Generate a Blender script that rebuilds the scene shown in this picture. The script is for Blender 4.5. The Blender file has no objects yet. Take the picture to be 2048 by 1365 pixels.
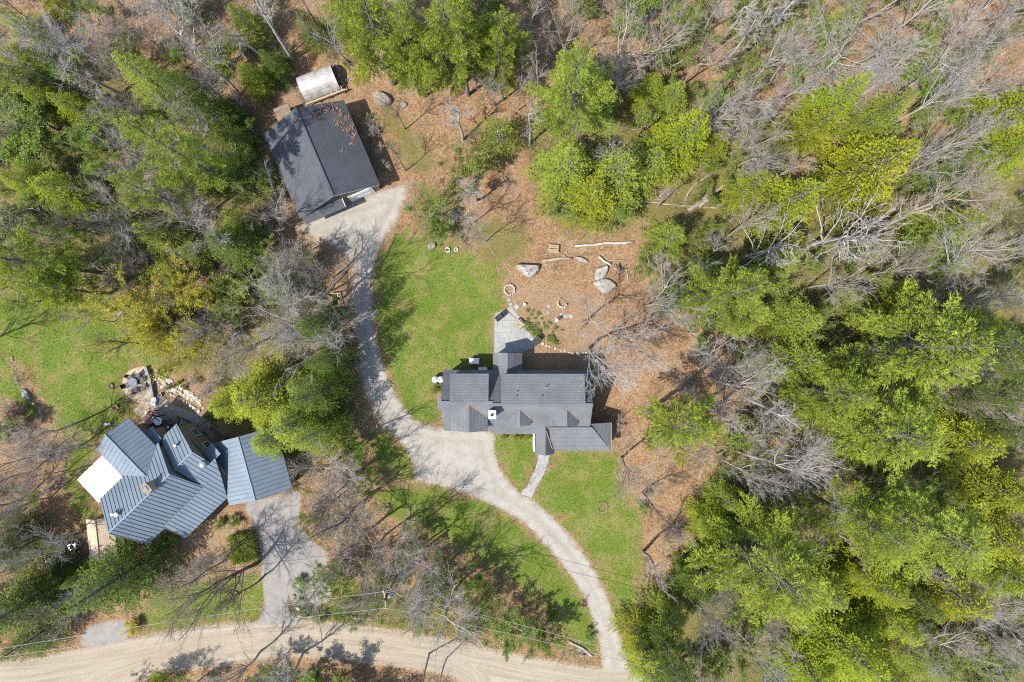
import bpy, math, random
import numpy as np
from mathutils import Vector
random.seed(7)
R_ = math.radians

# ------------------------------------------------------------------ camera, sky, sun, exposure
SC = bpy.context.scene
COL = SC.collection
HC = 76.0                      # camera height above ground (m)
PPM = 18.0                     # photo pixels per metre on the ground
cam_d = bpy.data.cameras.new('Camera'); cam = bpy.data.objects.new('Camera', cam_d); COL.objects.link(cam)
cam.location = (0, 0, HC); cam_d.lens = 24.0; cam_d.sensor_width = 36.0
cam_d.clip_start = 0.5; cam_d.clip_end = 3000
SC.camera = cam
SUN_AZ, SUN_EL = 37.0, 57.0    # heading of the shadows from +x, sun elevation
wd = bpy.data.worlds.new('World'); SC.world = wd; wd.use_nodes = True
wn = wd.node_tree; wn.nodes.clear()
sky = wn.nodes.new('ShaderNodeTexSky'); sky.sky_type = 'NISHITA'; sky.sun_disc = False
sky.sun_elevation = R_(SUN_EL); sky.sun_rotation = R_(270.0 - SUN_AZ)
bgn = wn.nodes.new('ShaderNodeBackground'); bgn.inputs[1].default_value = 0.15
won = wn.nodes.new('ShaderNodeOutputWorld')
wn.links.new(sky.outputs[0], bgn.inputs[0]); wn.links.new(bgn.outputs[0], won.inputs[0])
sl = bpy.data.lights.new('Sun', 'SUN'); sl.energy = 4.2; sl.angle = R_(0.5); sl.color = (1.0, 0.955, 0.88)
so = bpy.data.objects.new('Sun', sl); COL.objects.link(so); so.location = (-60, -50, 120)
dv = Vector((math.cos(R_(SUN_AZ)) * math.cos(R_(SUN_EL)), math.sin(R_(SUN_AZ)) * math.cos(R_(SUN_EL)), -math.sin(R_(SUN_EL))))
so.rotation_euler = dv.to_track_quat('-Z', 'Y').to_euler()
vs = SC.view_settings; vs.view_transform = 'Standard'; vs.look = 'None'; vs.exposure = 1.36; vs.gamma = 1.0
vs.use_curve_mapping = False
SC.cycles.max_bounces = 4; SC.cycles.diffuse_bounces = 3; SC.cycles.transmission_bounces = 4
SC.cycles.transparent_max_bounces = 6
SC.cycles.use_denoising = False; SC.cycles.filter_width = 1.1; SC.cycles.sample_clamp_indirect = 4.0

# ------------------------------------------------------------------ helpers
def W(px, py, h=0.0):
    """photo pixel -> world point at height h (camera looks straight down)"""
    k = (HC - h) / HC / PPM
    return np.array([(px - 1024.0) * k, (682.5 - py) * k, h])
def W2(px, py, h=0.0):
    return W(px, py, h)[:2]
def vis(x, y, h):
    """world -> photo pixel"""
    k = HC / (HC - h) * PPM
    return 1024.0 + x * k, 682.5 - y * k
ORD = ['nearest', 'second nearest', 'third nearest', 'fourth nearest', 'fifth nearest', 'sixth nearest', 'seventh nearest',
       'eighth nearest', 'ninth nearest', 'tenth nearest', 'eleventh nearest', 'twelfth nearest', 'thirteenth nearest', 'fourteenth nearest', 'fifteenth nearest', 'sixteenth nearest', 'seventeenth nearest', 'eighteenth nearest']

def tag(o, label=None, cat=None, group=None, kind=None):
    if label: o['label'] = label
    if cat: o['category'] = cat
    if group: o['group'] = group
    if kind: o['kind'] = kind
    return o

def fmesh(name, V, F, mats=(), smooth=False, fattr=None, vattr=None):
    """fast mesh from (n,3) verts and one or more (m,k) face arrays"""
    V = np.asarray(V, dtype=np.float32).reshape(-1, 3)
    if not isinstance(F, list): F = [F]
    F = [np.asarray(f, dtype=np.int32) for f in F if len(f)]
    me = bpy.data.meshes.new(name)
    nl = sum(f.size for f in F); npoly = sum(len(f) for f in F)
    me.vertices.add(len(V)); me.vertices.foreach_set('co', V.ravel())
    me.loops.add(nl); me.polygons.add(npoly)
    me.loops.foreach_set('vertex_index', np.concatenate([f.ravel() for f in F]))
    tot = np.concatenate([np.full(len(f), f.shape[1], dtype=np.int32) for f in F])
    st = np.concatenate([[0], np.cumsum(tot)[:-1]]).astype(np.int32)
    me.polygons.foreach_set('loop_start', st)
    me.update(calc_edges=True)
    if smooth: me.polygons.foreach_set('use_smooth', np.ones(npoly, dtype=bool))
    for m in mats: me.materials.append(m)
    for k, a in (fattr or {}).items():
        at = me.attributes.new(k, 'FLOAT', 'FACE'); at.data.foreach_set('value', np.asarray(a, dtype=np.float32))
    for k, a in (vattr or {}).items():
        at = me.attributes.new(k, 'FLOAT', 'POINT'); at.data.foreach_set('value', np.asarray(a, dtype=np.float32))
    return me

def ob(name, me, parent=None, loc=None, rz=0.0, scale=None):
    o = bpy.data.objects.new(name, me); COL.objects.link(o)
    if parent is not None: o.parent = parent
    if loc is not None: o.location = loc
    if rz: o.rotation_euler = (0, 0, rz)
    if scale is not None: o.scale = scale
    return o
def empty(name, loc=(0, 0, 0), rz=0.0, scale=None):
    o = ob(name, None, None, loc, rz, scale); o.empty_display_size = 0.3
    return o

class MB:
    """collects polygons into one mesh, with uv in metres on every face"""
    def __init__(s): s.v = []; s.f = []
    def poly(s, pts):
        i = len(s.v); s.v += [tuple(map(float, p)) for p in pts]; s.f.append(list(range(i, i + len(pts)))); return s
    def slab(s, top, t, vec=None):
        """prism: polygon 'top' pushed down by t (or along vec)"""
        top = [np.array(p, float) for p in top]
        d = np.array([0, 0, -t]) if vec is None else np.array(vec, float)
        bot = [p + d for p in top]; n = len(top)
        i = len(s.v); s.v += [tuple(p) for p in top] + [tuple(p) for p in bot]
        s.f.append([i + k for k in range(n)]); s.f.append([i + n + k for k in reversed(range(n))])
        for k in range(n):
            k2 = (k + 1) % n; s.f.append([i + k2, i + k, i + n + k, i + n + k2])
        return s
    def box(s, c, size, rz=0.0, taper=1.0):
        cx, cy, cz = c; sx, sy, sz = size[0] / 2, size[1] / 2, size[2] / 2
        ca, sa = math.cos(rz), math.sin(rz); i = len(s.v)
        for z, tp in ((-sz, 1.0), (sz, taper)):
            for x, y in ((-sx, -sy), (sx, -sy), (sx, sy), (-sx, sy)):
                x *= tp; y *= tp
                s.v.append((cx + x * ca - y * sa, cy + x * sa + y * ca, cz + z))
        for f in ((0, 3, 2, 1), (4, 5, 6, 7), (0, 1, 5, 4), (1, 2, 6, 5), (2, 3, 7, 6), (3, 0, 4, 7)): s.f.append([i + k for k in f])
        return s
    def lathe(s, prof, c=(0, 0, 0), n=16):
        i = len(s.v)
        for r, z in prof:
            for k in range(n):
                a = 2 * math.pi * k / n; s.v.append((c[0] + r * math.cos(a), c[1] + r * math.sin(a), c[2] + z))
        for j in range(len(prof) - 1):
            for k in range(n):
                k2 = (k + 1) % n; s.f.append([i + j * n + k, i + j * n + k2, i + (j + 1) * n + k2, i + (j + 1) * n + k])
        s.f.append([i + k for k in reversed(range(n))]); s.f.append([i + (len(prof) - 1) * n + k for k in range(n)])
        return s
    def bar(s, a, b, w, h=None):
        """box beam from a to b, section w x h"""
        h = w if h is None else h
        a = Vector(a); b = Vector(b); d = (b - a).normalized()
        up = Vector((0, 0, 1)) if abs(d.z) < 0.95 else Vector((1, 0, 0))
        x = d.cross(up).normalized(); y = x.cross(d).normalized(); i = len(s.v)
        for p in (a, b):
            for sx, sy in ((-1, -1), (1, -1), (1, 1), (-1, 1)):
                s.v.append(tuple(p + x * (sx * w / 2) + y * (sy * h / 2)))
        for f in ((0, 3, 2, 1), (4, 5, 6, 7), (0, 1, 5, 4), (1, 2, 6, 5), (2, 3, 7, 6), (3, 0, 4, 7)): s.f.append([i + k for k in f])
        return s
    def build(s, name, mat, parent=None, loc=None, rz=0.0, smooth=False):
        me = bpy.data.meshes.new(name); me.from_pydata(s.v, [], s.f); me.update()
        uv = me.uv_layers.new(name='UVMap')
        V = [Vector(v) for v in s.v]
        for p in me.polygons:
            n = p.normal
            ax = Vector((0, 0, 1)).cross(n)
            if ax.length < 1e-4: ax = Vector((1, 0, 0))
            ax.normalize(); ay = n.cross(ax)
            for li in p.loop_indices:
                q = V[me.loops[li].vertex_index]; uv.data[li].uv = (q.dot(ax), q.dot(ay))
            p.use_smooth = smooth
        if mat: me.materials.append(mat)
        return ob(name, me, parent, loc, rz)

def tubes(paths):
    """paths: list of (pts (n,3), radii (n,), sides) -> V, F(quads)"""
    groups = {}
    for p, r, s in paths: groups.setdefault((len(p), s), []).append((p, r))
    Vs, Fs, off = [], [], 0
    for (n, s), lst in groups.items():
        P = np.array([a for a, _ in lst]); Rr = np.array([b for _, b in lst]); B = len(lst)
        T = np.gradient(P, axis=1); T /= np.linalg.norm(T, axis=2, keepdims=True) + 1e-9
        ref = np.where(np.abs(T[..., 2:3]) > 0.9, np.array([1.0, 0.2, 0]), np.array([0, 0, 1.0]))
        X = np.cross(T, ref); X /= np.linalg.norm(X, axis=2, keepdims=True) + 1e-9
        Y = np.cross(T, X)
        ang = np.arange(s) * 2 * np.pi / s
        V = P[:, :, None, :] + Rr[:, :, None, None] * (np.cos(ang)[None, None, :, None] * X[:, :, None, :] + np.sin(ang)[None, None, :, None] * Y[:, :, None, :])
        idx = np.arange(B * n * s).reshape(B, n, s) + off
        a = idx[:, :-1, :]; b = np.roll(idx, -1, axis=2)[:, :-1, :]; c = np.roll(idx, -1, axis=2)[:, 1:, :]; d = idx[:, 1:, :]
        Fs.append(np.stack([a, d, c, b], -1).reshape(-1, 4)); Vs.append(V.reshape(-1, 3)); off += B * n * s
    return np.concatenate(Vs), np.concatenate(Fs)

def nrm(a): return a / (np.linalg.norm(a, axis=-1, keepdims=True) + 1e-9)
def tufts(pts, dirs, K, ln, wd_, spread, rng, flat=0.0):
    """K small leaf triangles at each point -> V (N*K*3,3)"""
    p = np.repeat(pts, K, 0); d = np.repeat(dirs, K, 0)
    rnd = rng.normal(0, 1, d.shape); rnd[:, 2] *= (1 - flat)
    d = nrm(nrm(d) + spread * rnd)
    sd = rng.normal(0, 1, d.shape); sd[:, 2] *= (1 - flat)
    sd = nrm(np.cross(d, np.cross(sd, d) if False else sd) if flat < 0.5 else np.cross(d, np.array([0, 0, 1.0]) + 0.45 * rng.normal(0, 1, d.shape)))
    L = ln * rng.uniform(.65, 1.3, (len(p), 1)); w = wd_ * rng.uniform(.7, 1.3, (len(p), 1))
    j = rng.normal(0, ln * 0.25, p.shape)
    p = p + j
    return np.stack([p - sd * w / 2, p + sd * w / 2, p + d * L], 1).reshape(-1, 3)

# ------------------------------------------------------------------ materials
def nodes_of(m): m.use_nodes = True; nt = m.node_tree; return nt, nt.nodes, nt.links
KA = 0.72          # all hard surfaces share this albedo scale
def ks(c): return tuple(x * KA for x in c)
def principled(name, col, rough=0.8, spec=0.3, metal=0.0):
    col = ks(col)
    m = bpy.data.materials.new(name); nt, N, L = nodes_of(m); b = N['Principled BSDF']
    b.inputs['Base Color'].default_value = (*col, 1); b.inputs['Roughness'].default_value = rough
    b.inputs['Specular IOR Level'].default_value = spec; b.inputs['Metallic'].default_value = metal
    return m
def ramp(N, stops, interp='LINEAR'):
    r = N.new('ShaderNodeValToRGB'); e = r.color_ramp.elements; r.color_ramp.interpolation = interp
    while len(e) < len(stops): e.new(0.5)
    for x, (p, c) in zip(e, stops): x.position = p; x.color = (*c, 1) if len(c) == 3 else c
    return r
def noise(N, L, scale, detail=3.0, rough=0.55, vec=None, dist=0.0):
    n = N.new('ShaderNodeTexNoise'); n.inputs['Scale'].default_value = scale; n.inputs['Detail'].default_value = detail
    n.inputs['Roughness'].default_value = rough; n.inputs['Distortion'].default_value = dist
    if vec is not None: L.new(vec, n.inputs['Vector'])
    return n
def mix(N, L, a, b, f, mode='MIX'):
    m = N.new('ShaderNodeMix'); m.data_type = 'RGBA'; m.blend_type = mode
    for sock, val in ((m.inputs[0], f), (m.inputs[6], a), (m.inputs[7], b)):
        if isinstance(val, (int, float)): sock.default_value = val
        elif isinstance(val, tuple): sock.default_value = (*val, 1)
        else: L.new(val, sock)
    return m.outputs[2]
def mth(N, L, op, a, b=None, clamp=False):
    m = N.new('ShaderNodeMath'); m.operation = op; m.use_clamp = clamp
    for s, v in zip(m.inputs, (a, b)):
        if v is None: continue
        if isinstance(v, (int, float)): s.default_value = v
        else: L.new(v, s)
    return m.outputs[0]
def sstep(N, L, v, lo, hi):
    m = N.new('ShaderNodeMapRange'); m.interpolation_type = 'SMOOTHSTEP'
    m.inputs[1].default_value = lo; m.inputs[2].default_value = hi; L.new(v, m.inputs[0]); return m.outputs[0]

def speckled(name, c1, c2, scale=4.0, rough=0.85, bump=0.2, coord='Object', c3=None, spec=0.25, metal=0.0, fine=None):
    """two/three tone noise material with relief"""
    c1, c2 = ks(c1), ks(c2); c3 = ks(c3) if c3 else None
    m = bpy.data.materials.new(name); nt, N, L = nodes_of(m); b = N['Principled BSDF']
    tc = N.new('ShaderNodeTexCoord'); v = tc.outputs[coord]
    n1 = noise(N, L, scale, 5, .65, v)
    st = [(.32, c1), (.68, c2)] if c3 is None else [(.28, c1), (.5, c2), (.72, c3)]
    r = ramp(N, st); L.new(n1.outputs[0], r.inputs[0]); col = r.outputs[0]
    n2 = noise(N, L, fine or scale * 7, 3, .6, v)
    col = mix(N, L, col, n2.outputs[0], 0.22, 'OVERLAY')
    L.new(col, b.inputs['Base Color']); b.inputs['Roughness'].default_value = rough
    b.inputs['Specular IOR Level'].default_value = spec; b.inputs['Metallic'].default_value = metal
    if bump:
        bp = N.new('ShaderNodeBump'); bp.inputs['Strength'].default_value = bump; bp.inputs['Distance'].default_value = 0.05
        L.new(n2.outputs[0], bp.inputs['Height']); L.new(bp.outputs[0], b.inputs['Normal'])
    return m

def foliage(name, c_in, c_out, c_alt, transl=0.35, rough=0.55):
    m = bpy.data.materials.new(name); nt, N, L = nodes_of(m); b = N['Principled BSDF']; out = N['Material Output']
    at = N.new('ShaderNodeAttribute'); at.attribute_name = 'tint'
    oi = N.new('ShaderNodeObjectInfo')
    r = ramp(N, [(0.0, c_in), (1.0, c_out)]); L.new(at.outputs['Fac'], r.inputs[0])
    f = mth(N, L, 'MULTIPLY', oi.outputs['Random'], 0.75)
    col = mix(N, L, r.outputs[0], c_alt, f)
    gm = N.new('ShaderNodeNewGeometry')
    n = noise(N, L, .8, 2, .5, gm.outputs['Position'])
    hs = N.new('ShaderNodeHueSaturation'); hs.inputs['Saturation'].default_value = 1.0
    L.new(mth(N, L, 'ADD', mth(N, L, 'MULTIPLY', n.outputs[0], 0.9), 0.55), hs.inputs['Value']); L.new(col, hs.inputs['Color'])
    L.new(hs.outputs[0], b.inputs['Base Color']); b.inputs['Roughness'].default_value = rough
    b.inputs['Specular IOR Level'].default_value = 0.2
    t = N.new('ShaderNodeBsdfTranslucent'); L.new(hs.outputs[0], t.inputs[0])
    ms = N.new('ShaderNodeMixShader'); ms.inputs[0].default_value = transl
    L.new(b.outputs[0], ms.inputs[1]); L.new(t.outputs[0], ms.inputs[2]); L.new(ms.outputs[0], out.inputs[0])
    return m
def bark(name, c1, c2, c_alt=None):
    c1, c2 = ks(c1), ks(c2); c_alt = ks(c_alt) if c_alt else None
    m = bpy.data.materials.new(name); nt, N, L = nodes_of(m); b = N['Principled BSDF']
    gm = N.new('ShaderNodeNewGeometry'); oi = N.new('ShaderNodeObjectInfo')
    n = noise(N, L, 2.5, 4, .65, gm.outputs['Position'])
    r = ramp(N, [(.3, c1), (.7, c2)]); L.new(n.outputs[0], r.inputs[0])
    col = r.outputs[0]
    if c_alt: col = mix(N, L, col, c_alt, mth(N, L, 'MULTIPLY', oi.outputs['Random'], .8))
    L.new(col, b.inputs['Base Color']); b.inputs['Roughness'].default_value = .9; b.inputs['Specular IOR Level'].default_value = .1
    return m

M = {}
M['pine'] = foliage('pine_needles', (.05, .085, .012), (.29, .335, .038), (.24, .30, .04), .48)  # inner tone deepened to paint shade between the plumes
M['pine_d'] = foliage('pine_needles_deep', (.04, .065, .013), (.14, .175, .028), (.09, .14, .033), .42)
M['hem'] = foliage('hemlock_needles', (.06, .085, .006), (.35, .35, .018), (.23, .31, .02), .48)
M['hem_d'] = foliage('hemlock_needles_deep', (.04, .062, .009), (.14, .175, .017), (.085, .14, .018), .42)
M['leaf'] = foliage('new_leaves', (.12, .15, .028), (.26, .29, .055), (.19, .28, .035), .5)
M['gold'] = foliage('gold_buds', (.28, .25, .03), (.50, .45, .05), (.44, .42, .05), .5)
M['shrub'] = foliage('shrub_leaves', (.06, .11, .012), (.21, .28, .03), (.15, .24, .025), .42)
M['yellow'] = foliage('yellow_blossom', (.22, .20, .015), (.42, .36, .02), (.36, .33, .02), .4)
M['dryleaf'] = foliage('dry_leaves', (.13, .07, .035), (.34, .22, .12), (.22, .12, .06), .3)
M['bark_p'] = bark('pine_bark', (.10, .085, .075), (.24, .21, .19))
M['bark_g'] = bark('grey_bark', (.24, .225, .208), (.43, .405, .378), (.34, .295, .25))
M['bark_l'] = bark('pale_trunk_bark', (.28, .262, .24), (.48, .455, .42), (.38, .335, .29))
M['bark_t'] = bark('tan_bark', (.24, .19, .145), (.42, .35, .28), (.34, .30, .26))
M['bark_w'] = bark('bleached_wood', (.27, .25, .23), (.46, .43, .39))
M['bark_d'] = bark('dark_bark', (.08, .065, .052), (.19, .16, .135))
M['log'] = speckled('weathered_log', (.20, .15, .105), (.40, .33, .26), 2.0, .9, .6)
M['stone'] = speckled('field_stone', (.16, .145, .12), (.30, .28, .24), 2.6, .95, 1.0, c3=(.40, .375, .325))
M['stone_t'] = speckled('tan_stone', (.17, .14, .105), (.30, .26, .205), 2.5, .95, .9)
M['stone_g'] = speckled('granite', (.16, .16, .16), (.33, .325, .31), 3.5, .9, .7)
M['cream'] = speckled('cream_stone', (.36, .32, .25), (.56, .51, .43), 3.0, .95, .6)
M['white'] = speckled('white_paint', (.66, .67, .68), (.76, .77, .78), 1.5, .5, .05)
M['black'] = speckled('black_cover', (.016, .018, .022), (.035, .037, .042), 5, .6, .3)
M['dark'] = speckled('dark_metal', (.03, .03, .032), (.07, .07, .072), 6, .45, .1, metal=.4)
M['steel'] = speckled('galvanised_steel', (.45, .46, .48), (.65, .66, .68), 3, .35, .05, metal=.8)
M['wood'] = speckled('weathered_wood', (.22, .15, .09), (.40, .30, .20), 6, .85, .3)
M['wood_p'] = speckled('pale_timber', (.32, .25, .15), (.46, .38, .26), 6, .8, .3)
M['deck'] = speckled('brown_deck_stain', (.07, .032, .022), (.12, .06, .042), 4, .6, .2)
M['red'] = speckled('red_plastic', (.42, .05, .03), (.52, .09, .06), 4, .45, .05)
M['pink'] = speckled('pink_cloth', (.52, .20, .22), (.62, .30, .32), 4, .8, .1)
M['tan_wall'] = speckled('tan_siding', (.24, .20, .14), (.32, .275, .20), 1.2, .85, .2)
M['grey_wall'] = speckled('grey_siding', (.34, .345, .35), (.42, .425, .43), 1.2, .8, .2)
M['brown_wall'] = speckled('brown_siding', (.15, .105, .075), (.24, .18, .13), 1.5, .85, .3)
M['glass'] = principled('window_glass', (.03, .04, .05), .06, .6)
M['trim'] = speckled('white_trim', (.62, .62, .60), (.74, .74, .72), 2, .6, .05)
M['copper'] = speckled('rusty_flashing', (.30, .13, .05), (.45, .24, .12), 5, .7, .2)
M['rubber'] = principled('wire_rubber', (.30, .29, .27), .6, .2)
M['pavepad'] = speckled('concrete_pad', (.34, .33, .31), (.46, .45, .42), 3, .9, .2)

def shingles(name, c1, c2, c3):
    c1, c2, c3 = ks(c1), ks(c2), ks(c3)
    m = bpy.data.materials.new(name); nt, N, L = nodes_of(m); b = N['Principled BSDF']
    tc = N.new('ShaderNodeTexCoord')
    br = N.new('ShaderNodeTexBrick'); br.offset = .5; br.inputs['Scale'].default_value = 1.0
    br.inputs['Brick Width'].default_value = .34; br.inputs['Row Height'].default_value = .17
    br.inputs['Mortar Size'].default_value = .022; br.inputs['Mortar Smooth'].default_value = .4; br.inputs['Bias'].default_value = -.1
    br.inputs['Color1'].default_value = (*c1, 1); br.inputs['Color2'].default_value = (*c2, 1); br.inputs['Mortar'].default_value = (*c3, 1)
    L.new(tc.outputs['UV'], br.inputs['Vector'])
    n = noise(N, L, .55, 4, .6, tc.outputs['Object']); n2 = noise(N, L, 9, 3, .7, tc.outputs['Object'])
    col = mix(N, L, br.outputs[0], n.outputs[0], .35, 'OVERLAY'); col = mix(N, L, col, n2.outputs[0], .3, 'OVERLAY')
    L.new(col, b.inputs['Base Color']); b.inputs['Roughness'].default_value = .9; b.inputs['Specular IOR Level'].default_value = .25
    bp = N.new('ShaderNodeBump'); bp.inputs['Strength'].default_value = .5; bp.inputs['Distance'].default_value = .02
    L.new(br.outputs['Fac'], bp.inputs['Height']); bp.invert = True; L.new(bp.outputs[0], b.inputs['Normal'])
    return m
M['shingle'] = shingles('grey_shingles', (.135, .139, .148), (.155, .159, .168), (.095, .098, .106))
M['shingle_d'] = shingles('charcoal_shingles', (.075, .08, .093), (.09, .095, .109), (.05, .053, .062))
M['shingle_t'] = shingles('tan_shingles', (.52, .40, .28), (.60, .48, .35), (.36, .27, .19))
def seam_metal():
    m = bpy.data.materials.new('blue_grey_metal'); nt, N, L = nodes_of(m); b = N['Principled BSDF']
    gm = N.new('ShaderNodeNewGeometry'); oi = N.new('ShaderNodeObjectInfo')
    n = noise(N, L, .5, 3, .6, gm.outputs['Position'])
    r = ramp(N, [(.3, (.092, .118, .145)), (.7, (.125, .156, .188))]); L.new(n.outputs[0], r.inputs[0])
    col = mix(N, L, r.outputs[0], (.105, .128, .15), mth(N, L, 'MULTIPLY', oi.outputs['Random'], .5))
    L.new(col, b.inputs['Base Color']); b.inputs['Roughness'].default_value = .62; b.inputs['Metallic'].default_value = .0
    b.inputs['Specular IOR Level'].default_value = .3
    return m
M['metal'] = seam_metal()
M['metal_gap'] = principled('metal_underlay', (.075, .095, .115), .7, .2)

# ------------------------------------------------------------------ ground surfaces
def smooth_poly(pts, n=6):
    """closed Catmull-Rom through the pixel points"""
    P = np.array(pts, float); out = []
    for i in range(len(P)):
        p0, p1, p2, p3 = P[i - 1], P[i], P[(i + 1) % len(P)], P[(i + 2) % len(P)]
        for t in np.arange(n) / n:
            out.append(.5 * (2 * p1 + (p2 - p0) * t + (2 * p0 - 5 * p1 + 4 * p2 - p3) * t * t + (3 * p1 - p0 - 3 * p2 + p3) * t ** 3))
    return np.array(out)
def to_world(pp): return np.stack([(pp[:, 0] - 1024) / PPM, (682.5 - pp[:, 1]) / PPM], 1)
def sdf(X, Y, poly):
    """signed distance (positive inside) to closed polygon"""
    shp = X.shape; x = X.ravel(); y = Y.ravel(); d2 = np.full(x.shape, 1e9); ins = np.zeros(x.shape, bool)
    lo = poly.min(0) - 3; hi = poly.max(0) + 3
    sel = (x > lo[0]) & (x < hi[0]) & (y > lo[1]) & (y < hi[1])
    xs, ys = x[sel], y[sel]; dd = np.full(xs.shape, 1e9); ii = np.zeros(xs.shape, bool)
    for (ax, ay), (bx, by) in zip(poly, np.roll(poly, -1, 0)):
        ex, ey = bx - ax, by - ay; l2 = ex * ex + ey * ey + 1e-12
        t = np.clip(((xs - ax) * ex + (ys - ay) * ey) / l2, 0, 1)
        dd = np.minimum(dd, (xs - ax - t * ex) ** 2 + (ys - ay - t * ey) ** 2)
        c = ((ay > ys) != (by > ys)) & (xs < ex * (ys - ay) / (by - ay + 1e-12) + ax); ii ^= c
    d2[sel] = dd; ins[sel] = ii
    d = np.sqrt(d2); d = np.where(ins, d, -d)
    return np.clip(d, -3, 3).reshape(shp)

POLY = {}
POLY['lawn'] = [  # several lawns
    [(775, 485), (805, 462), (850, 475), (900, 492), (950, 505), (1002, 535), (1003, 575), (1012, 612), (988, 640), (988, 705), (985, 745), (890, 745), (872, 780), (880, 838), (850, 850), (815, 835), (788, 785), (758, 700), (748, 610), (752, 530)],
    [(988, 868), (1075, 868), (1076, 905), (1062, 955), (1040, 985), (1018, 965), (992, 920)],
    [(1066, 996), (1098, 935), (1102, 905), (1232, 903), (1240, 960), (1275, 1020), (1288, 1070), (1282, 1130), (1275, 1190), (1262, 1232), (1232, 1238), (1205, 1168), (1165, 1100), (1120, 1045)],
    [(760, 985), (815, 965), (880, 972), (950, 1000), (1010, 1025), (1080, 1085), (1130, 1140), (1170, 1200), (1194, 1262), (1196, 1300), (1178, 1312), (1140, 1280), (1090, 1225), (1020, 1165), (950, 1125), (890, 1085), (820, 1050), (770, 1020)],
    [(745, 870), (775, 862), (815, 905), (828, 955), (800, 970), (765, 945), (740, 900)],
    [(-40, 600), (60, 585), (165, 590), (235, 610), (275, 660), (320, 710), (300, 738), (262, 740), (244, 770), (255, 815), (268, 830), (215, 865), (185, 910), (158, 960), (185, 1010), (205, 1040), (160, 1040), (135, 990), (130, 920), (105, 830), (60, 760), (25, 720), (-40, 700)],
    [(-40, 700), (22, 715), (45, 775), (75, 815), (60, 830), (20, 800), (-40, 790)],
    [(310, 1175), (400, 1168), (520, 1155), (522, 1235), (450, 1245), (330, 1262), (285, 1262), (290, 1215)],
]
POLY['gravel'] = [
    [(600, 450), (640, 425), (700, 400), (775, 378), (810, 372), (812, 400), (795, 440), (768, 480), (752, 520), (746, 570), (748, 620), (756, 690), (775, 750), (795, 795), (825, 835), (856, 850), (888, 858), (983, 865), (988, 900), (1005, 945), (1042, 990), (1064, 998), (1110, 1040), (1160, 1095), (1205, 1170), (1232, 1245), (1250, 1300), (1262, 1345), (1275, 1420), (1200, 1420), (1205, 1345), (1198, 1290), (1190, 1255), (1168, 1195), (1128, 1135), (1080, 1082), (1040, 1042), (985, 1012), (920, 985), (870, 970), (832, 962), (818, 915), (780, 865), (755, 850), (742, 820), (722, 760), (708, 690), (702, 620), (700, 560), (690, 520), (650, 490), (612, 480)],
]
POLY['road'] = [[(-60, 1335), (60, 1318), (165, 1297), (290, 1272), (400, 1253), (520, 1243), (600, 1240), (700, 1248), (800, 1262), (900, 1280), (1000, 1302), (1100, 1322), (1205, 1338), (1300, 1345), (1300, 1420), (980, 1420), (920, 1365), (850, 1345), (740, 1330), (620, 1318), (540, 1320), (440, 1335), (330, 1350), (230, 1380), (150, 1420), (-60, 1420)]]
POLY['asphalt'] = [[(492, 1008), (540, 996), (594, 982), (600, 1010), (598, 1050), (620, 1080), (650, 1105), (652, 1140), (625, 1158), (590, 1166), (577, 1195), (580, 1225), (600, 1244), (518, 1250), (528, 1215), (522, 1150), (517, 1080), (505, 1045), (494, 1030)],
                   [(176, 1255), (250, 1243), (256, 1278), (168, 1296)]]
POLY['dirt'] = [[(580, 440), (640, 418), (740, 385), (815, 362), (825, 400), (790, 450), (762, 500), (745, 560), (748, 640), (760, 720), (790, 790), (820, 840), (770, 880), (735, 850), (708, 770), (690, 690), (685, 600), (660, 540), (600, 500)],
                [(1000, 570), (1050, 560), (1150, 580), (1200, 620), (1195, 700), (1120, 690), (1060, 660), (1020, 620)],
                [(1045, 700), (1080, 690), (1200, 712), (1205, 745), (1045, 745)],
                [(560, 170), (590, 160), (640, 190), (690, 180), (690, 205), (610, 215), (575, 215)],
                [(515, 270), (540, 290), (575, 400), (560, 410), (520, 330)],
                [(340, 1085), (420, 1060), (500, 1045), (518, 1075), (460, 1095), (380, 1110)],
                [(290, 745), (330, 760), (390, 800), (425, 835), (450, 860), (400, 850), (330, 815), (300, 800)]]
POLY['green'] = [
    [(1080, 230), (1300, 150), (1560, 240), (1560, 470), (1400, 520), (1250, 430), (1080, 380)], [(1480, 400), (1700, 380), (2070, 330), (2070, 640), (1700, 700), (1420, 640)], [(1400, 980), (1600, 880), (2070, 900), (2070, 1390), (1300, 1390), (1300, 1300)],
    [(-30, 130), (250, 110), (480, 230), (500, 400), (330, 560), (150, 590), (-30, 590)], [(470, 560), (640, 570), (690, 700), (720, 860), (700, 930), (480, 880), (420, 760)], [(1540, 640), (2070, 620), (2070, 900), (1560, 880)],  # mossy green forest floor
    [(940, 450), (1000, 440), (1060, 470), (1040, 520), (980, 530)], [(1100, 420), (1200, 400), (1280, 430), (1240, 470), (1130, 470)],
    [(180, 590), (330, 570), (430, 640), (420, 740), (330, 740), (260, 660)], [(760, 200), (830, 260), (870, 330), (820, 340), (780, 280)],
    [(590, 1165), (760, 1170), (1000, 1250), (1120, 1300), (900, 1270), (600, 1235)], [(830, 380), (900, 380), (930, 470), (850, 480)]]
SP = {k: [to_world(smooth_poly(p)) for p in v] for k, v in POLY.items()}
def dist(kind, X, Y):
    d = np.full(X.shape, -3.0)
    for p in SP[kind]: d = np.maximum(d, sdf(X, Y, p))
    return d

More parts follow.
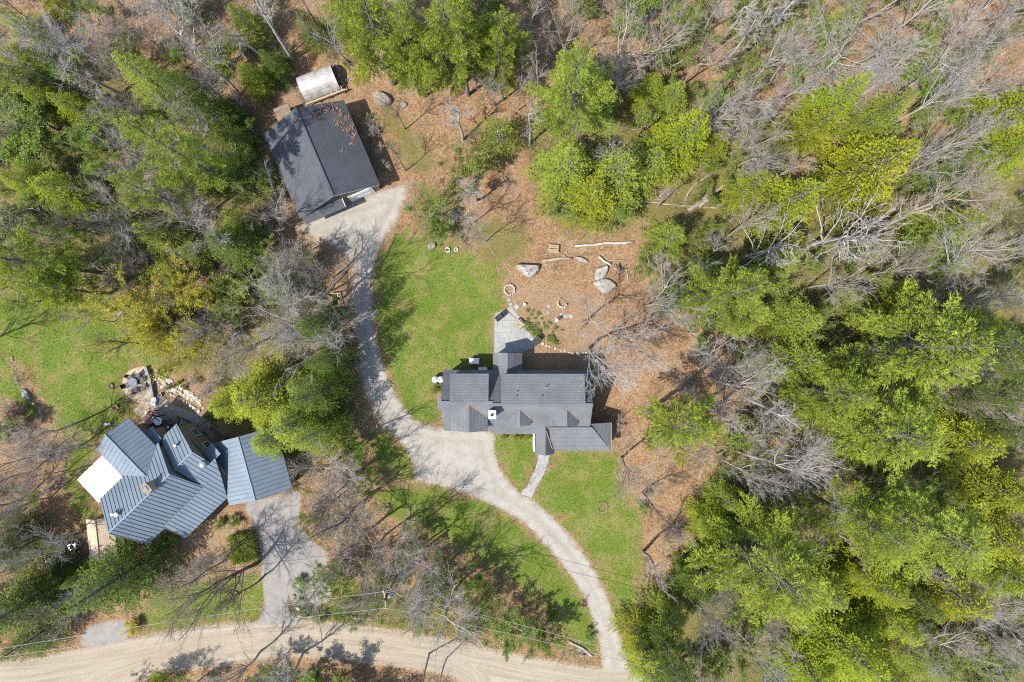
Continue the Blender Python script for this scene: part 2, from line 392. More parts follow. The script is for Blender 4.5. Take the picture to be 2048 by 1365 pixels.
def ground_material():
    m = bpy.data.materials.new('ground_surface'); nt, N, L = nodes_of(m); b = N['Principled BSDF']
    gm = N.new('ShaderNodeNewGeometry'); pos = gm.outputs['Position']
    def attr(n):
        a = N.new('ShaderNodeAttribute'); a.attribute_name = n; return a.outputs['Fac']
    nb = noise(N, L, .16, 4, .6, pos); nm = noise(N, L, .9, 5, .65, pos); nf = noise(N, L, 5.0, 4, .7, pos); nff = noise(N, L, 14, 3, .7, pos)
    nl0 = noise(N, L, .3, 3, .6, pos)
    # leaf litter: single fallen leaves as cells of their own colour
    vo = N.new('ShaderNodeTexVoronoi'); vo.inputs['Scale'].default_value = 8.5; L.new(pos, vo.inputs['Vector'])
    sx = N.new('ShaderNodeSeparateColor'); L.new(vo.outputs['Color'], sx.inputs[0])
    lr = ramp(N, [(0.0, (0.099, 0.057, 0.028)), (.25, (0.179, 0.101, 0.049)), (.5, (0.259, 0.154, 0.077)), (.75, (0.306, 0.196, 0.106)), (1.0, (0.385, 0.284, 0.178))]); L.new(sx.outputs[0], lr.inputs[0])
    br = ramp(N, [(.3, (0.199, 0.116, 0.062)), (.5, (0.266, 0.154, 0.081)), (.7, (0.239, 0.170, 0.100))]); L.new(nb.outputs[0], br.inputs[0])
    lit = mix(N, L, lr.outputs[0], br.outputs[0], .45)
    lit = mix(N, L, lit, nm.outputs[0], .55, 'OVERLAY'); lit = mix(N, L, lit, nf.outputs[0], .5, 'OVERLAY')
    nd = noise(N, L, .33, 6, .68, pos, 1.2)
    lit = mix(N, L, lit, (.105, .08, .058), mth(N, L, 'MULTIPLY', sstep(N, L, nd.outputs[0], .5, .72), .6))
    lit = mix(N, L, lit, (.33, .26, .19), mth(N, L, 'MULTIPLY', sstep(N, L, nd.outputs[0], .46, .3), .45))
    dk = sstep(N, L, nm.outputs[0], .52, .70)
    lit = mix(N, L, lit, (0.070, 0.053, 0.032), mth(N, L, 'MULTIPLY', dk, .45))
    mossm = mth(N, L, 'MULTIPLY', sstep(N, L, mth(N, L, 'ADD', attr('d_green'), mth(N, L, 'MULTIPLY', mth(N, L, 'SUBTRACT', nm.outputs[0], .5), 6.0)), -1.0, 1.2), .75)
    gr_m = ramp(N, [(.3, (0.070, 0.084, 0.014)), (.7, (0.154, 0.147, 0.042))]); L.new(nf.outputs[0], gr_m.inputs[0])
    lit = mix(N, L, lit, gr_m.outputs[0], mossm)
    # bare dirt
    dr = ramp(N, [(.3, (0.184, 0.136, 0.088)), (.7, (0.299, 0.238, 0.163))]); L.new(nf.outputs[0], dr.inputs[0])
    dirt = mix(N, L, dr.outputs[0], nff.outputs[0], .5, 'OVERLAY')
    wd_ = sstep(N, L, mth(N, L, 'ADD', attr('d_dirt'), mth(N, L, 'MULTIPLY', mth(N, L, 'SUBTRACT', nm.outputs[0], .5), 5.0)), -.8, .9)
    col = mix(N, L, lit, dirt, mth(N, L, 'MULTIPLY', wd_, .36))
    # grass
    g1 = ramp(N, [(.25, (0.047, 0.093, 0.010)), (.5, (0.099, 0.158, 0.019)), (.75, (0.172, 0.191, 0.039))]); L.new(nf.outputs[0], g1.inputs[0])
    nl_ = noise(N, L, .42, 6, .72, pos)
    straw = mth(N, L, 'MAXIMUM', sstep(N, L, nl_.outputs[0], .40, .66), mth(N, L, 'MULTIPLY', sstep(N, L, nf.outputs[0], .45, .75), .6))
    grs = mix(N, L, g1.outputs[0], (0.300, 0.205, 0.100), mth(N, L, 'MULTIPLY', straw, .54))
    grs = mix(N, L, grs, (0.090, 0.134, 0.011), mth(N, L, 'MULTIPLY', sstep(N, L, nb.outputs[0], .48, .7), .7))
    grs = mix(N, L, grs, nff.outputs[0], .7, 'OVERLAY')
    wg = sstep(N, L, mth(N, L, 'ADD', attr('d_lawn'), mth(N, L, 'MULTIPLY', mth(N, L, 'SUBTRACT', nm.outputs[0], .5), 6.5)), -.8, 1.0)
    col = mix(N, L, col, grs, wg)
    # gravel drive
    vg = N.new('ShaderNodeTexVoronoi'); vg.inputs['Scale'].default_value = 12; L.new(pos, vg.inputs['Vector'])
    sg = N.new('ShaderNodeSeparateColor'); L.new(vg.outputs['Color'], sg.inputs[0])
    gv = ramp(N, [(0, (0.224, 0.204, 0.172)), (.5, (0.307, 0.285, 0.247)), (1, (0.374, 0.352, 0.314))]); L.new(sg.outputs[0], gv.inputs[0])
    gv2 = ramp(N, [(.33, (0.247, 0.222, 0.188)), (.66, (0.336, 0.315, 0.276))]); L.new(nm.outputs[0], gv2.inputs[0])
    gvc = mix(N, L, gv.outputs[0], gv2.outputs[0], .6); gvc = mix(N, L, gvc, nff.outputs[0], .3, 'OVERLAY')
    tk = mth(N, L, 'ADD', attr('d_gravel'), mth(N, L, 'MULTIPLY', mth(N, L, 'SUBTRACT', nm.outputs[0], .5), 1.1))
    tr_ = ramp(N, [(0.0, (.72, .70, .64)), (.16, (1.0, 1.0, 1.0)), (.30, (1.05, 1.05, 1.05)), (.42, (.76, .73, .66)), (.52, (.86, .85, .81)), (.62, (1.0, 1.0, 1.0))]); L.new(mth(N, L, 'DIVIDE', tk, 3.0), tr_.inputs[0])
    gvc = mix(N, L, gvc, tr_.outputs[0], .45, 'MULTIPLY')
    wv = sstep(N, L, mth(N, L, 'ADD', attr('d_gravel'), mth(N, L, 'MULTIPLY', mth(N, L, 'SUBTRACT', nf.outputs[0], .5), 1.3)), -.15, .22)
    wv = mth(N, L, 'MULTIPLY', wv, sstep(N, L, mth(N, L, 'ADD', attr('d_wear'), mth(N, L, 'MULTIPLY', mth(N, L, 'SUBTRACT', nm.outputs[0], .5), 2.5)), -1.2, .6))
    col = mix(N, L, col, gvc, wv)
    # sandy road with wheel tracks along its length
    cx_ = N.new('ShaderNodeCombineXYZ'); sp_ = N.new('ShaderNodeSeparateXYZ'); L.new(pos, sp_.inputs[0])
    L.new(mth(N, L, 'MULTIPLY', sp_.outputs[0], .07), cx_.inputs[0])
    L.new(mth(N, L, 'ADD', mth(N, L, 'MULTIPLY', attr('d_road'), 1.9), mth(N, L, 'MULTIPLY', nl0.outputs[0], .9)), cx_.inputs[1])
    nt_ = noise(N, L, 1.0, 5, .66, cx_.outputs[0])
    rr = ramp(N, [(.3, (0.211, 0.173, 0.122)), (.5, (0.288, 0.243, 0.182)), (.7, (0.346, 0.301, 0.237))]); L.new(nt_.outputs[0], rr.inputs[0])
    rdc = mix(N, L, rr.outputs[0], nf.outputs[0], .3, 'OVERLAY'); rdc = mix(N, L, rdc, nff.outputs[0], .35, 'OVERLAY')
    wr = sstep(N, L, mth(N, L, 'ADD', attr('d_road'), mth(N, L, 'MULTIPLY', mth(N, L, 'SUBTRACT', nf.outputs[0], .5), 1.6)), -.2, .35)
    col = mix(N, L, col, rdc, wr)
    # old asphalt side drive
    ar = ramp(N, [(.3, (0.199, 0.184, 0.169)), (.7, (0.273, 0.254, 0.230))]); L.new(nm.outputs[0], ar.inputs[0])
    asc = mix(N, L, ar.outputs[0], nff.outputs[0], .3, 'OVERLAY')
    wa = sstep(N, L, mth(N, L, 'ADD', attr('d_asphalt'), mth(N, L, 'MULTIPLY', mth(N, L, 'SUBTRACT', nf.outputs[0], .5), .5)), -.06, .1)
    col = mix(N, L, col, asc, wa)
    col = mix(N, L, col, (KA, KA, KA), 1.0, 'MULTIPLY')
    L.new(col, b.inputs['Base Color']); b.inputs['Roughness'].default_value = .95; b.inputs['Specular IOR Level'].default_value = .1
    hard = mth(N, L, 'MAXIMUM', mth(N, L, 'MAXIMUM', wv, wa), wr)
    hgt = mth(N, L, 'ADD', mth(N, L, 'MULTIPLY', sx.outputs[1], .6), nf.outputs[0])
    bp = N.new('ShaderNodeBump'); bp.inputs['Distance'].default_value = .09; L.new(hgt, bp.inputs['Height'])
    L.new(mth(N, L, 'SUBTRACT', .75, mth(N, L, 'MULTIPLY', hard, .62)), bp.inputs['Strength'])
    L.new(bp.outputs[0], b.inputs['Normal'])
    return m
M['ground'] = ground_material()
WEAR = [to_world(smooth_poly([(610, 455), (690, 415), (790, 372), (808, 388), (785, 445), (755, 505), (735, 560), (738, 620), (750, 690), (775, 760), (800, 800), (840, 850), (985, 865), (1000, 930), (1050, 990), (1120, 1050), (1200, 1165), (1240, 1270), (1260, 1380), (1210, 1400), (1195, 1270), (1130, 1140), (1060, 1060), (960, 1000), (850, 965), (800, 880), (760, 840), (730, 760), (718, 690), (712, 620), (715, 540), (690, 500)]))]
def surf_attrs(X, Y):
    a = {'d_' + k: dist(k, X, Y).ravel() for k in SP}
    d = np.full(X.shape, -3.0)
    for p in WEAR: d = np.maximum(d, sdf(X, Y, p))
    a['d_wear'] = d.ravel()
    return a
def grid_sheet(name, x0, x1, y0, y1, step, z, keep=None):
    xs = np.arange(x0, x1 + step * .5, step); ys = np.arange(y0, y1 + step * .5, step)
    X, Y = np.meshgrid(xs, ys); at = surf_attrs(X, Y)
    idx = np.arange(X.size).reshape(X.shape)
    F = np.stack([idx[:-1, :-1], idx[:-1, 1:], idx[1:, 1:], idx[1:, :-1]], -1).reshape(-1, 4)
    V = np.stack([X, Y, np.full(X.shape, z)], -1).reshape(-1, 3)
    if keep is not None:
        k = keep(X, Y).ravel(); F = F[k[F].all(1)]
        used = np.unique(F); rm = np.full(len(V), -1); rm[used] = np.arange(len(used)); F = rm[F]; V = V[used]
        at = {q: w[used] for q, w in at.items()}
    me = fmesh(name, V, F, [M['ground']], vattr=at)
    return tag(ob(name, me), kind='structure')
grid_sheet('ground', -66, 66, -46, 46, .25, 0.0)
# far ground out to the horizon: a ring around the detailed part
mb = MB(); a, c, B = (66, 46, 900)
for q in ([(-B, -B, -.01), (B, -B, -.01), (B, -c, -.01), (-B, -c, -.01)], [(-B, c, -.01), (B, c, -.01), (B, B, -.01), (-B, B, -.01)],
          [(-B, -c, -.01), (-a, -c, -.01), (-a, c, -.01), (-B, c, -.01)], [(a, -c, -.01), (B, -c, -.01), (B, c, -.01), (a, c, -.01)]): mb.poly(q)
fg = mb.build('terrain', M['ground']); tag(fg, kind='structure')
for k in ('d_' + q for q in list(SP) + ['wear']):
    at = fg.data.attributes.new(k, 'FLOAT', 'POINT'); at.data.foreach_set('value', np.full(len(fg.data.vertices), -3.0, dtype=np.float32))
def sheet_of(name, kind, i, z, step=.25, grow=.5):
    p = SP[kind][i]; lo = np.maximum(p.min(0) - 1, (-66, -46)); hi = np.minimum(p.max(0) + 1, (66, 46))
    lo = np.floor(lo / step) * step; hi = np.ceil(hi / step) * step
    return grid_sheet(name, lo[0], hi[0], lo[1], hi[1], step, z, keep=lambda X, Y: sdf(X, Y, p) > -grow)
for i in range(len(POLY['lawn'])): sheet_of('lawn', 'lawn', i, .004 + .0004 * i)
sheet_of('road', 'road', 0, .012)
sheet_of('driveway', 'gravel', 0, .016)
sheet_of('side_drive', 'asphalt', 0, .020)
sheet_of('driveway', 'asphalt', 1, .020)

# ------------------------------------------------------------------ buildings
def pent(mb, x0, x1, y0, y1, e0, e1, yr, hr, z0=-.1, axis='x'):
    """gabled wall body: five-sided profile pushed along the ridge"""
    prof = [(y0, z0), (y1, z0), (y1, e1), (yr, hr), (y0, e0)]
    if axis == 'x':
        a = [(x0, y, z) for y, z in prof]; mb.slab(a, 0, (x1 - x0, 0, 0))
    else:   # ridge along y: x0..x1 run along y, profile across x
        a = [(y, x0, z) for y, z in reversed(prof)]; mb.slab(a, 0, (0, x1 - x0, 0))
    return mb
def window(parent, c, w, h, rz, wall_off=.03, frame='trim'):
    """window with frame, glazing bar and panes; c = centre on the wall, rz = outward normal heading"""
    f = MB(); t = .09
    n = Vector((math.cos(rz), math.sin(rz), 0)); s = Vector((-n.y, n.x, 0)); C = Vector(c) + n * wall_off
    for a, b in (((-w / 2 - t / 2, -h / 2 - t), (-w / 2 - t / 2, h / 2 + t)), ((w / 2 + t / 2, -h / 2 - t), (w / 2 + t / 2, h / 2 + t))):
        f.bar(C + s * a[0] + Vector((0, 0, a[1])), C + s * b[0] + Vector((0, 0, b[1])), t, .07)
    for z in (-h / 2 - t / 2, h / 2 + t / 2): f.bar(C - s * (w / 2) + Vector((0, 0, z)), C + s * (w / 2) + Vector((0, 0, z)), .06, t)
    f.bar(C - s * (w / 2) , C + s * (w / 2), .05, .05)
    o = f.build('window', M[frame], parent)
    for sg in (-1, 1):
        g = MB(); q = C - n * .01 + Vector((0, 0, sg * (h / 4 + .012)))
        g.bar(q - s * (w / 2), q + s * (w / 2), .02, h / 2 - .03); g.build('pane', M['glass'], o)
    return o
def door(parent, c, w, h, rz, mat, off=.03):
    n = Vector((math.cos(rz), math.sin(rz), 0)); s = Vector((-n.y, n.x, 0)); C = Vector(c) + n * off
    d = MB(); d.bar(C - s * (w / 2), C + s * (w / 2), .06, h)
    for z in (-h * .25, h * .22):
        d.bar(C + n * .04 - s * (w * .36) + Vector((0, 0, z)), C + n * .04 + s * (w * .36) + Vector((0, 0, z)), .02, h * .3)
    o = d.build('door', mat, parent)
    k = MB(); k.lathe([(.03, 0), (.045, .03), (.03, .06)], tuple(C + n * .07 + s * (w * .38)), 8); k.build('handle', M['steel'], o)
    return o
def slope(parent, pts, mat, t=.13, name='roof_slope'):
    return MB().slab(pts, t).build(name, mat, parent)

# ---- grey shingled house ----
gh = tag(empty('house', (0, 0, 0)), 'long grey shingled house with dormers, chimney and entry gable beside the driveway', 'house')
SHG = M['shingle']
b = MB(); pent(b, -1.75, 8.0, -9.6, -3.4, 2.95, 2.95, -6.5, 6.05); b.build('wall', M['grey_wall'], gh)
b = MB(); pent(b, -7.0, -1.75, -9.25, -3.4, 2.9, 2.9, -6.3, 5.82); b.build('wall', M['grey_wall'], gh)
def hs(y): return 3.0 + (y + 9.95) * (3.3 / 3.45)          # main south slope height
def hn(y): return 3.0 + (-3.1 - y) * (3.3 / 3.4)
slope(gh, [(-1.9, -9.95, 3.0), (8.25, -9.95, 3.0), (8.25, -6.5, 6.3), (-1.9, -6.5, 6.3)], SHG)
slope(gh, [(8.25, -3.1, 3.0), (-1.9, -3.1, 3.0), (-1.9, -6.5, 6.3), (8.25, -6.5, 6.3)], SHG)
slope(gh, [(-7.3, -9.6, 2.95), (-1.92, -9.6, 2.95), (-1.92, -6.3, 6.08), (-7.3, -6.3, 6.08)], SHG)
slope(gh, [(-1.92, -3.1, 2.95), (-7.3, -3.1, 2.95), (-7.3, -6.3, 6.08), (-1.92, -6.3, 6.08)], SHG)
MB().bar((-1.95, -6.5, 6.33), (8.28, -6.5, 6.33), .28, .05).build('ridge_cap', SHG, gh)
MB().bar((-7.33, -6.3, 6.11), (-1.95, -6.3, 6.11), .28, .05).build('ridge_cap', SHG, gh)
for (x0, x1, yr, hr, yn, hh) in ((-1.12, 7.5, -6.5, 6.4, -3.4, 5.3), (-6.4, -2.42, -6.3, 6.18, -3.38, 5.1)):   # rear shed dormers
    d = MB(); d.slab([(x0 + .12, yr - .1, hr - .2), (x1 - .12, yr - .1, hr - .2), (x1 - .12, yn - .25, hh - .16), (x0 + .12, yn - .25, hh - .16)], 2.4)
    dm = d.build('dormer', M['grey_wall'], gh)
    slope(dm, [(x0, yr, hr), (x0, yn, hh), (x1, yn, hh), (x1, yr, hr)][::-1], SHG)
    nwin = 4 if x1 > 0 else 2
    for i in range(nwin): 
        xw = x0 + (x1 - x0) * (i + .5) / nwin
        window(gh, (xw, yn - .25, hh - .85), .8, .85, math.pi / 2)
def gable_dormer(parent, xr, hw, yf, he, hr, hfun, ridge_back, over=.15):
    """small gabled dormer on the south slope, roof slopes run back into the main slope"""
    w = MB(); pent(w, yf + .18, ridge_back, xr - hw + .15, xr + hw - .15, he - .12, he - .12, xr, hr - .14, z0=he - 1.5, axis='y')
    dm = w.build('dormer', M['grey_wall'], parent)
    yb = yf
    while hfun(yb) < he and yb < ridge_back: yb += .02
    slope(dm, [(xr - hw, yf, he), (xr, yf, hr), (xr, ridge_back, hr), (xr - hw, yb, he)][::-1], SHG, .1)
    slope(dm, [(xr + hw, yf, he), (xr + hw, yb, he), (xr, ridge_back, hr), (xr, yf, hr)][::-1], SHG, .1)
    fl = MB(); fl.bar((xr + hw * .98, yb - .02, he + .03), (xr + .1, ridge_back - .05, hr + .03), .07, .03); fl.build('flashing', M['copper'], dm)
    window(parent, (xr, yf + .18, he - .35), .8, .85, -math.pi / 2)
    return dm
gable_dormer(gh, 0.82, 1.18, -8.78, 4.75, 5.75, hs, -6.95)
gable_dormer(gh, 5.68, 1.2, -8.82, 4.75, 5.75, hs, -6.95)
gable_dormer(gh, -4.45, 1.9, -9.4, 4.55, 5.85, lambda y: 2.95 + (y + 9.6) * (3.13 / 3.3), -6.5)
# rear ell
b = MB(); pent(b, -6.0, -1.5, -1.8, .85, 2.6, 2.6, -.47, 3.9, axis='y'); b.build('wall', M['grey_wall'], gh)
slope(gh, [(-2.05, -1.26, 2.7), (-.47, -1.26, 4.15), (-.47, -5.0, 4.15), (-2.05, -5.0, 2.7)], SHG)
slope(gh, [(1.1, -1.26, 2.7), (1.1, -5.0, 2.7), (-.47, -5.0, 4.15), (-.47, -1.26, 4.15)], SHG)
door(gh, (-.47, -1.5, 1.05), .95, 2.1, math.pi / 2, M['trim'])
# entry gable and side porch
b = MB(); pent(b, -11.75, -9.0, 2.75, 4.3, 2.65, 2.65, 3.55, 3.8, axis='y'); b.build('entry_wall', M['grey_wall'], gh)
slope(gh, [(2.53, -12.1, 2.75), (2.53, -8.9, 2.75), (3.55, -8.9, 4.02), (3.55, -12.1, 4.02)][::-1], SHG)
slope(gh, [(4.55, -12.1, 2.75), (3.55, -12.1, 4.02), (3.55, -8.9, 4.02), (4.55, -8.9, 2.75)][::-1], SHG)
MB().bar((4.3, -11.5, 3.12), (3.62, -9.5, 3.98), .07, .03).build('flashing', M['copper'], gh)
MB().box((2.38, -10.95, 1.3), (.16, 1.9, 2.7)).build('white_post_wall', M['white'], gh)
door(gh, (3.55, -11.75, 1.05), 1.0, 2.1, -math.pi / 2, M['trim'])
b = MB(); b.box((7.4, -10.35, 1.25), (5.9, 2.5, 2.7)); b.build('porch_wall', M['grey_wall'], gh)
slope(gh, [(4.25, -11.8, 2.72), (10.64, -11.8, 2.72), (8.45, -9.1, 4.05), (3.9, -9.1, 4.05)], SHG)
slope(gh, [(10.64, -11.8, 2.72), (10.64, -8.75, 2.72), (8.25, -8.75, 4.0), (8.45, -9.1, 4.05)], SHG)
MB().bar((10.66, -11.8, 2.70), (10.66, -8.75, 2.70), .06, .1).build('gutter', M['copper'], gh)
for y in (-11.5, -10.3, -9.1): MB().box((10.42, y, 1.3), (.14, .14, 2.6)).build('post', M['white'], gh)
for x in (5.4, 6.9, 8.4, 9.7): window(gh, (x, -11.6, 1.45), 1.1, 1.3, -math.pi / 2)
for x in (-1.0, .9): window(gh, (x, -9.6, 1.6), .9, 1.25, -math.pi / 2)
for x in (-6.0, -3.6): door(gh, (x, -9.25, 1.15), 2.1, 2.2, -math.pi / 2, M['trim'])
for x in (2.2, 4.0, 5.8, 7.2): window(gh, (x, -3.4, 1.6), .9, 1.2, math.pi / 2)
for y in (-8.0, -5.0): window(gh, (8.0, y, 1.6), .9, 1.2, 0)
# west bay, chimney, vents
b = MB(); b.box((-7.5, -6.8, 1.25), (.8, 1.1, 2.6)); b.build('bay_wall', M['grey_wall'], gh)
slope(gh, [(-8.0, -7.4, 2.6), (-7.05, -7.4, 2.9), (-7.05, -6.15, 2.9), (-8.0, -6.15, 2.6)], SHG, .1)
ch = MB().box((-2.0, -7.43, 6.0), (.66, .72, 2.3)).build('chimney', M['trim'], gh)
MB().box((-2.0, -7.43, 7.2), (.78, .84, .12)).build('chimney_cap', M['white'], ch)
MB().lathe([(.15, 0), (.15, .2), (.12, .2), (.12, .02)], (-2.0, -7.43, 7.26), 12).build('flue', M['dark'], ch)
for (x, y, z) in ((.48, -5.6, 6.08), (3.05, -5.6, 6.08), (.55, -5.15, 5.9)): MB().lathe([(.05, -.1), (.05, .3), (.035, .3)], (x, y, z), 8).build('vent_pipe', M['dark'], gh)
MB().lathe([(.05, -.1), (.05, .75), (.035, .75)], (3.4, -4.75, 5.8), 8).build('vent_pipe', M['steel'], gh)

# ---- dark garage ----
def local_frame(p0, p1):
    d = np.array(p1) - np.array(p0); return math.atan2(d[1], d[0])
gc = np.array([-20.3, 19.4]); grz = math.atan2(23.9 - 15.0, -22.2 + 18.4)     # local x runs along the ridge, to the back
ga = tag(empty('garage', (gc[0], gc[1], 0), grz), 'square garage with charcoal shingled roof, tree shadows and rusty leaf drifts', 'garage')
b = MB(); pent(b, -4.55, 4.55, -4.3, 4.3, 3.0, 3.0, 0, 5.65); b.build('wall', M['brown_wall'], ga)
SD = M['shingle_d']
slope(ga, [(-4.9, -4.65, 3.15), (4.9, -4.65, 3.15), (4.9, 0, 6.0), (-4.9, 0, 6.0)], SD)
slope(ga, [(4.9, 4.65, 3.15), (-4.9, 4.65, 3.15), (-4.9, 0, 6.0), (4.9, 0, 6.0)], SD)
MB().bar((-4.93, 0, 6.03), (4.93, 0, 6.03), .26, .05).build('ridge_cap', SD, ga)
slope(ga, [(-5.6, 4.4, 2.75), (-4.55, 4.4, 3.05), (-4.55, -.3, 3.05), (-5.6, -.3, 2.75)], SD, .1, 'pent_roof')
MB().box((-5.1, -.32, 2.8), (1.0, .05, .4)).build('pent_end', M['trim'], ga)
for y in (2.1, -2.2): door(ga, (-4.55, y, 1.2), 2.8, 2.35, math.pi, M['trim'])
door(ga, (0, -4.3, 1.05), .9, 2.1, -math.pi / 2, M['brown_wall'])
for x in (-2.8, 2.8): window(ga, (x, -4.3, 1.6), .9, 1.0, -math.pi / 2)
for x in (-2.8, 2.8): window(ga, (x, 4.3, 1.6), .9, 1.0, math.pi / 2)
MB().box((-4.75, -3.95, 2.3), (.2, .25, .3)).build('wall_lamp', M['dark'], ga)
for sg in (-1, 1):
    f = MB(); f.bar((-4.88, sg * 4.6, 3.0), (-4.88, 0, 5.83), .04, .2); f.build('fascia', M['trim'], ga)
# rusty needle drifts on the roof: heaps that nobody could count
rng = np.random.default_rng(5)
dp = []
for cx, cy, n, s in ((4.2, -2.5, 260, .5), (3.6, -1.6, 220, .5), (3.4, -3.6, 260, .45), (2.6, -3.3, 240, .4), (1.6, -3.7, 200, .4), (2.9, -4.3, 160, .35), (.8, -4.2, 160, .35), (4.3, -3.6, 160, .4), (-.6, -2.5, 70, .25), (-1.0, 2.6, 50, .25), (3.6, .2, 100, .4), (1.8, -4.4, 120, .3), (.1, -3.7, 80, .3)):
    q = rng.normal(0, s * .55, (n // 6, 2)) + (cx, cy); dp.append(q)
dp = np.concatenate(dp); dp = dp[(abs(dp[:, 0]) < 4.8) & (abs(dp[:, 1]) < 4.55)]
zz = 6.0 - np.abs(dp[:, 1]) * (2.85 / 4.65) + .02
pts = np.stack([dp[:, 0], dp[:, 1], zz], 1); dr = rng.normal(0, 1, pts.shape); dr[:, 2] = .1
V = tufts(pts, dr, 1, .2, .12, .1, rng, .8); V = V.reshape(-1, 3, 3)
V[..., 2] = np.maximum(V[..., 2], 6.0 - np.abs(V[..., 1]) * (2.85 / 4.65) + .012)
lf = ob('leaf_drift', fmesh('leaf_drift', V.reshape(-1, 3), np.arange(len(V) * 3).reshape(-1, 3), [M['dryleaf']], fattr={'tint': rng.random(len(V))}), ga); lf['kind'] = 'stuff'

# small dark lean-to behind the garage
p = W(565, 225, 2.0)
ls = tag(empty('shed', (p[0], p[1], 0), R_(20)), 'little brown plank-roofed shed touching the left back corner of the dark garage', 'shed')
MB().box((0, 0, .85), (1.4, 1.0, 1.9)).build('wall', M['brown_wall'], ls)
for i in range(4):
    MB().slab([(-.85, -.68 + i * .34, 1.78 + i * .1), (.85, -.68 + i * .34, 1.78 + i * .1), (.85, -.35 + i * .34, 1.87 + i * .1), (-.85, -.35 + i * .34, 1.87 + i * .1)], .06).build('plank', M['brown_wall'], ls)
# arched shelter
p = W(634, 163, 1.2)
ar = tag(empty('arched_shelter', (p[0], p[1], 0), R_(21)), 'arched white and rust tin shelter behind the dark garage', 'shelter')
L2, Rw, hh = 2.0, 1.45, 1.9
NSEG = 12
for j in range(4):
    x0, x1 = -L2 + j * L2 / 2, -L2 + (j + 1) * L2 / 2 + .04
    q = MB(); zo = .012 * (j % 2)
    for k in range(NSEG):
        a0, a1 = math.pi * k / NSEG, math.pi * (k + 1) / NSEG
        f = lambda a: (-math.cos(a) * (Rw + zo), .1 + math.sin(a) ** .8 * (hh + zo))
        (ya, za), (yb, zb) = f(a0), f(a1)
        q.slab([(x0, ya, za), (x1, ya, za), (x1, yb, zb), (x0, yb, zb)], .03, (0, ya * -.02, -.03))
    q.build('tin_sheet', None, ar)
tin = speckled('stained_tin', (.20, .155, .13), (.42, .40, .385), .9, .6, .1, c3=(.52, .51, .50), metal=.2)
for c_ in ar.children: c_.data.materials.append(tin)
MB().bar((-L2, -1.75, .95), (L2 + .5, -1.75, .95), .14, .14).build('rail', M['wood_p'], ar)
for x in (-1.9, -.6, .7, 2.3): MB().bar((x, -1.75, -.05), (x, -1.75, .9), .1).build('post', M['wood'], ar)
for x in (1.0, 1.6, 2.2): MB().bar((x, -1.75, .9), (x, -1.2, .9), .08, .08).build('brace', M['wood_p'], ar)

# ---- blue-grey metal roofed house ----
BO = np.array([-39.643, -18.614]); BA = math.atan2(.69477, .71923)
bh = tag(empty('house', (BO[0], BO[1], 0), BA), 'rambling house with blue-grey standing seam metal roof by the brick patio', 'house')
def uv(u, v, h): return (u, -v, h)       # local x = along ridge, local y = -v
def clip(poly, a, b, keep_above):
    """clip 2-D polygon (list of (s,t,orig...)) at s=a"""
    out = []
    for i in range(len(poly)):
        p, q = poly[i], poly[(i + 1) % len(poly)]
        ip = (p[0] >= a) if keep_above else (p[0] <= a); iq = (q[0] >= a) if keep_above else (q[0] <= a)
        if ip: out.append(p)
        if ip != iq:
            t = (a - p[0]) / (q[0] - p[0]); out.append((a, p[1] + t * (q[1] - p[1])))
    return out
def seam_roof(parent, pts, pitch=.46, lift=.0, phase=0.0):
    """standing seam plane: dark underlay, one panel object per sheet with its raised rib"""
    P3 = [Vector(p) for p in pts]
    n = Vector((0, 0, 0))
    for i in range(1, len(P3) - 1): n += (P3[i] - P3[0]).cross(P3[i + 1] - P3[0])
    n.normalize()
    if n.z < 0: P3 = P3[::-1]; n = -n
    h = Vector((0, 0, 1)).cross(n)
    if h.length < 1e-3: h = Vector((1, 0, 0))
    h.normalize(); dn = n.cross(h).normalized(); O = P3[0]
    P2 = [((p - O).dot(h), (p - O).dot(dn)) for p in P3]
    dk = MB().slab([tuple(p + n * lift) for p in P3], .12).build('roof_slope', M['metal_gap'], parent)
    s0 = min(p[0] for p in P2) - phase; s1 = max(p[0] for p in P2); s = s0
    while s < s1:
        q = clip(clip(P2, s + .006, 0, True), s + pitch - .006, 0, False)
        if len(q) >= 3:
            T = lambda a, o: tuple(O + h * a[0] + dn * a[1] + n * (o + lift))
            m = MB(); m.slab([T(a, .022) for a in q], 0, tuple(n * -.018))
            r = clip(clip(P2, s + .012, 0, True), s + .062, 0, False)
            if len(r) >= 3: m.slab([T(a, .075) for a in r], 0, tuple(n * -.06))
            m.build('roof_panel', M['metal'], dk)
        s += pitch
    return dk
MT = M['metal']
# walls
TW = M['tan_wall']
b = MB(); b.slab([uv(-.5, -3.4, 5.0), uv(7.4, -3.4, 5.0), uv(7.4, 2.6, 4.5), uv(-.5, 2.6, 4.5)][::-1], 5.1)
b.slab([uv(-.5, -3.4, 5.0), uv(-.5, 0, 7.7), uv(-.5, 2.6, 4.55)], 0, (7.9, 0, 0)); b.build('wall', TW, bh)
b = MB(); b.slab([uv(2.8, -7.3, 4.8), uv(6.35, -7.3, 4.8), uv(6.35, -3.3, 4.8), uv(2.8, -3.3, 4.8)][::-1], 4.9)
b.slab([uv(2.8, -7.3, 4.75), uv(6.35, -7.3, 5.35), uv(5.1, -7.3, 6.25)], 0, (0, -4.35, 0)); b.build('wall', TW, bh)
b = MB(); b.slab([uv(7.3, -3.85, 3.9), uv(9.75, -3.85, 3.9), uv(10.0, 4.0, 3.4), uv(7.3, 4.8, 2.85)][::-1], 4.0)
b.slab([uv(7.3, -3.85, 3.85), uv(7.3, -.3, 6.3), uv(7.3, 1.5, 4.9)], 0, (2.6, 0, 0)); b.build('wall', TW, bh)
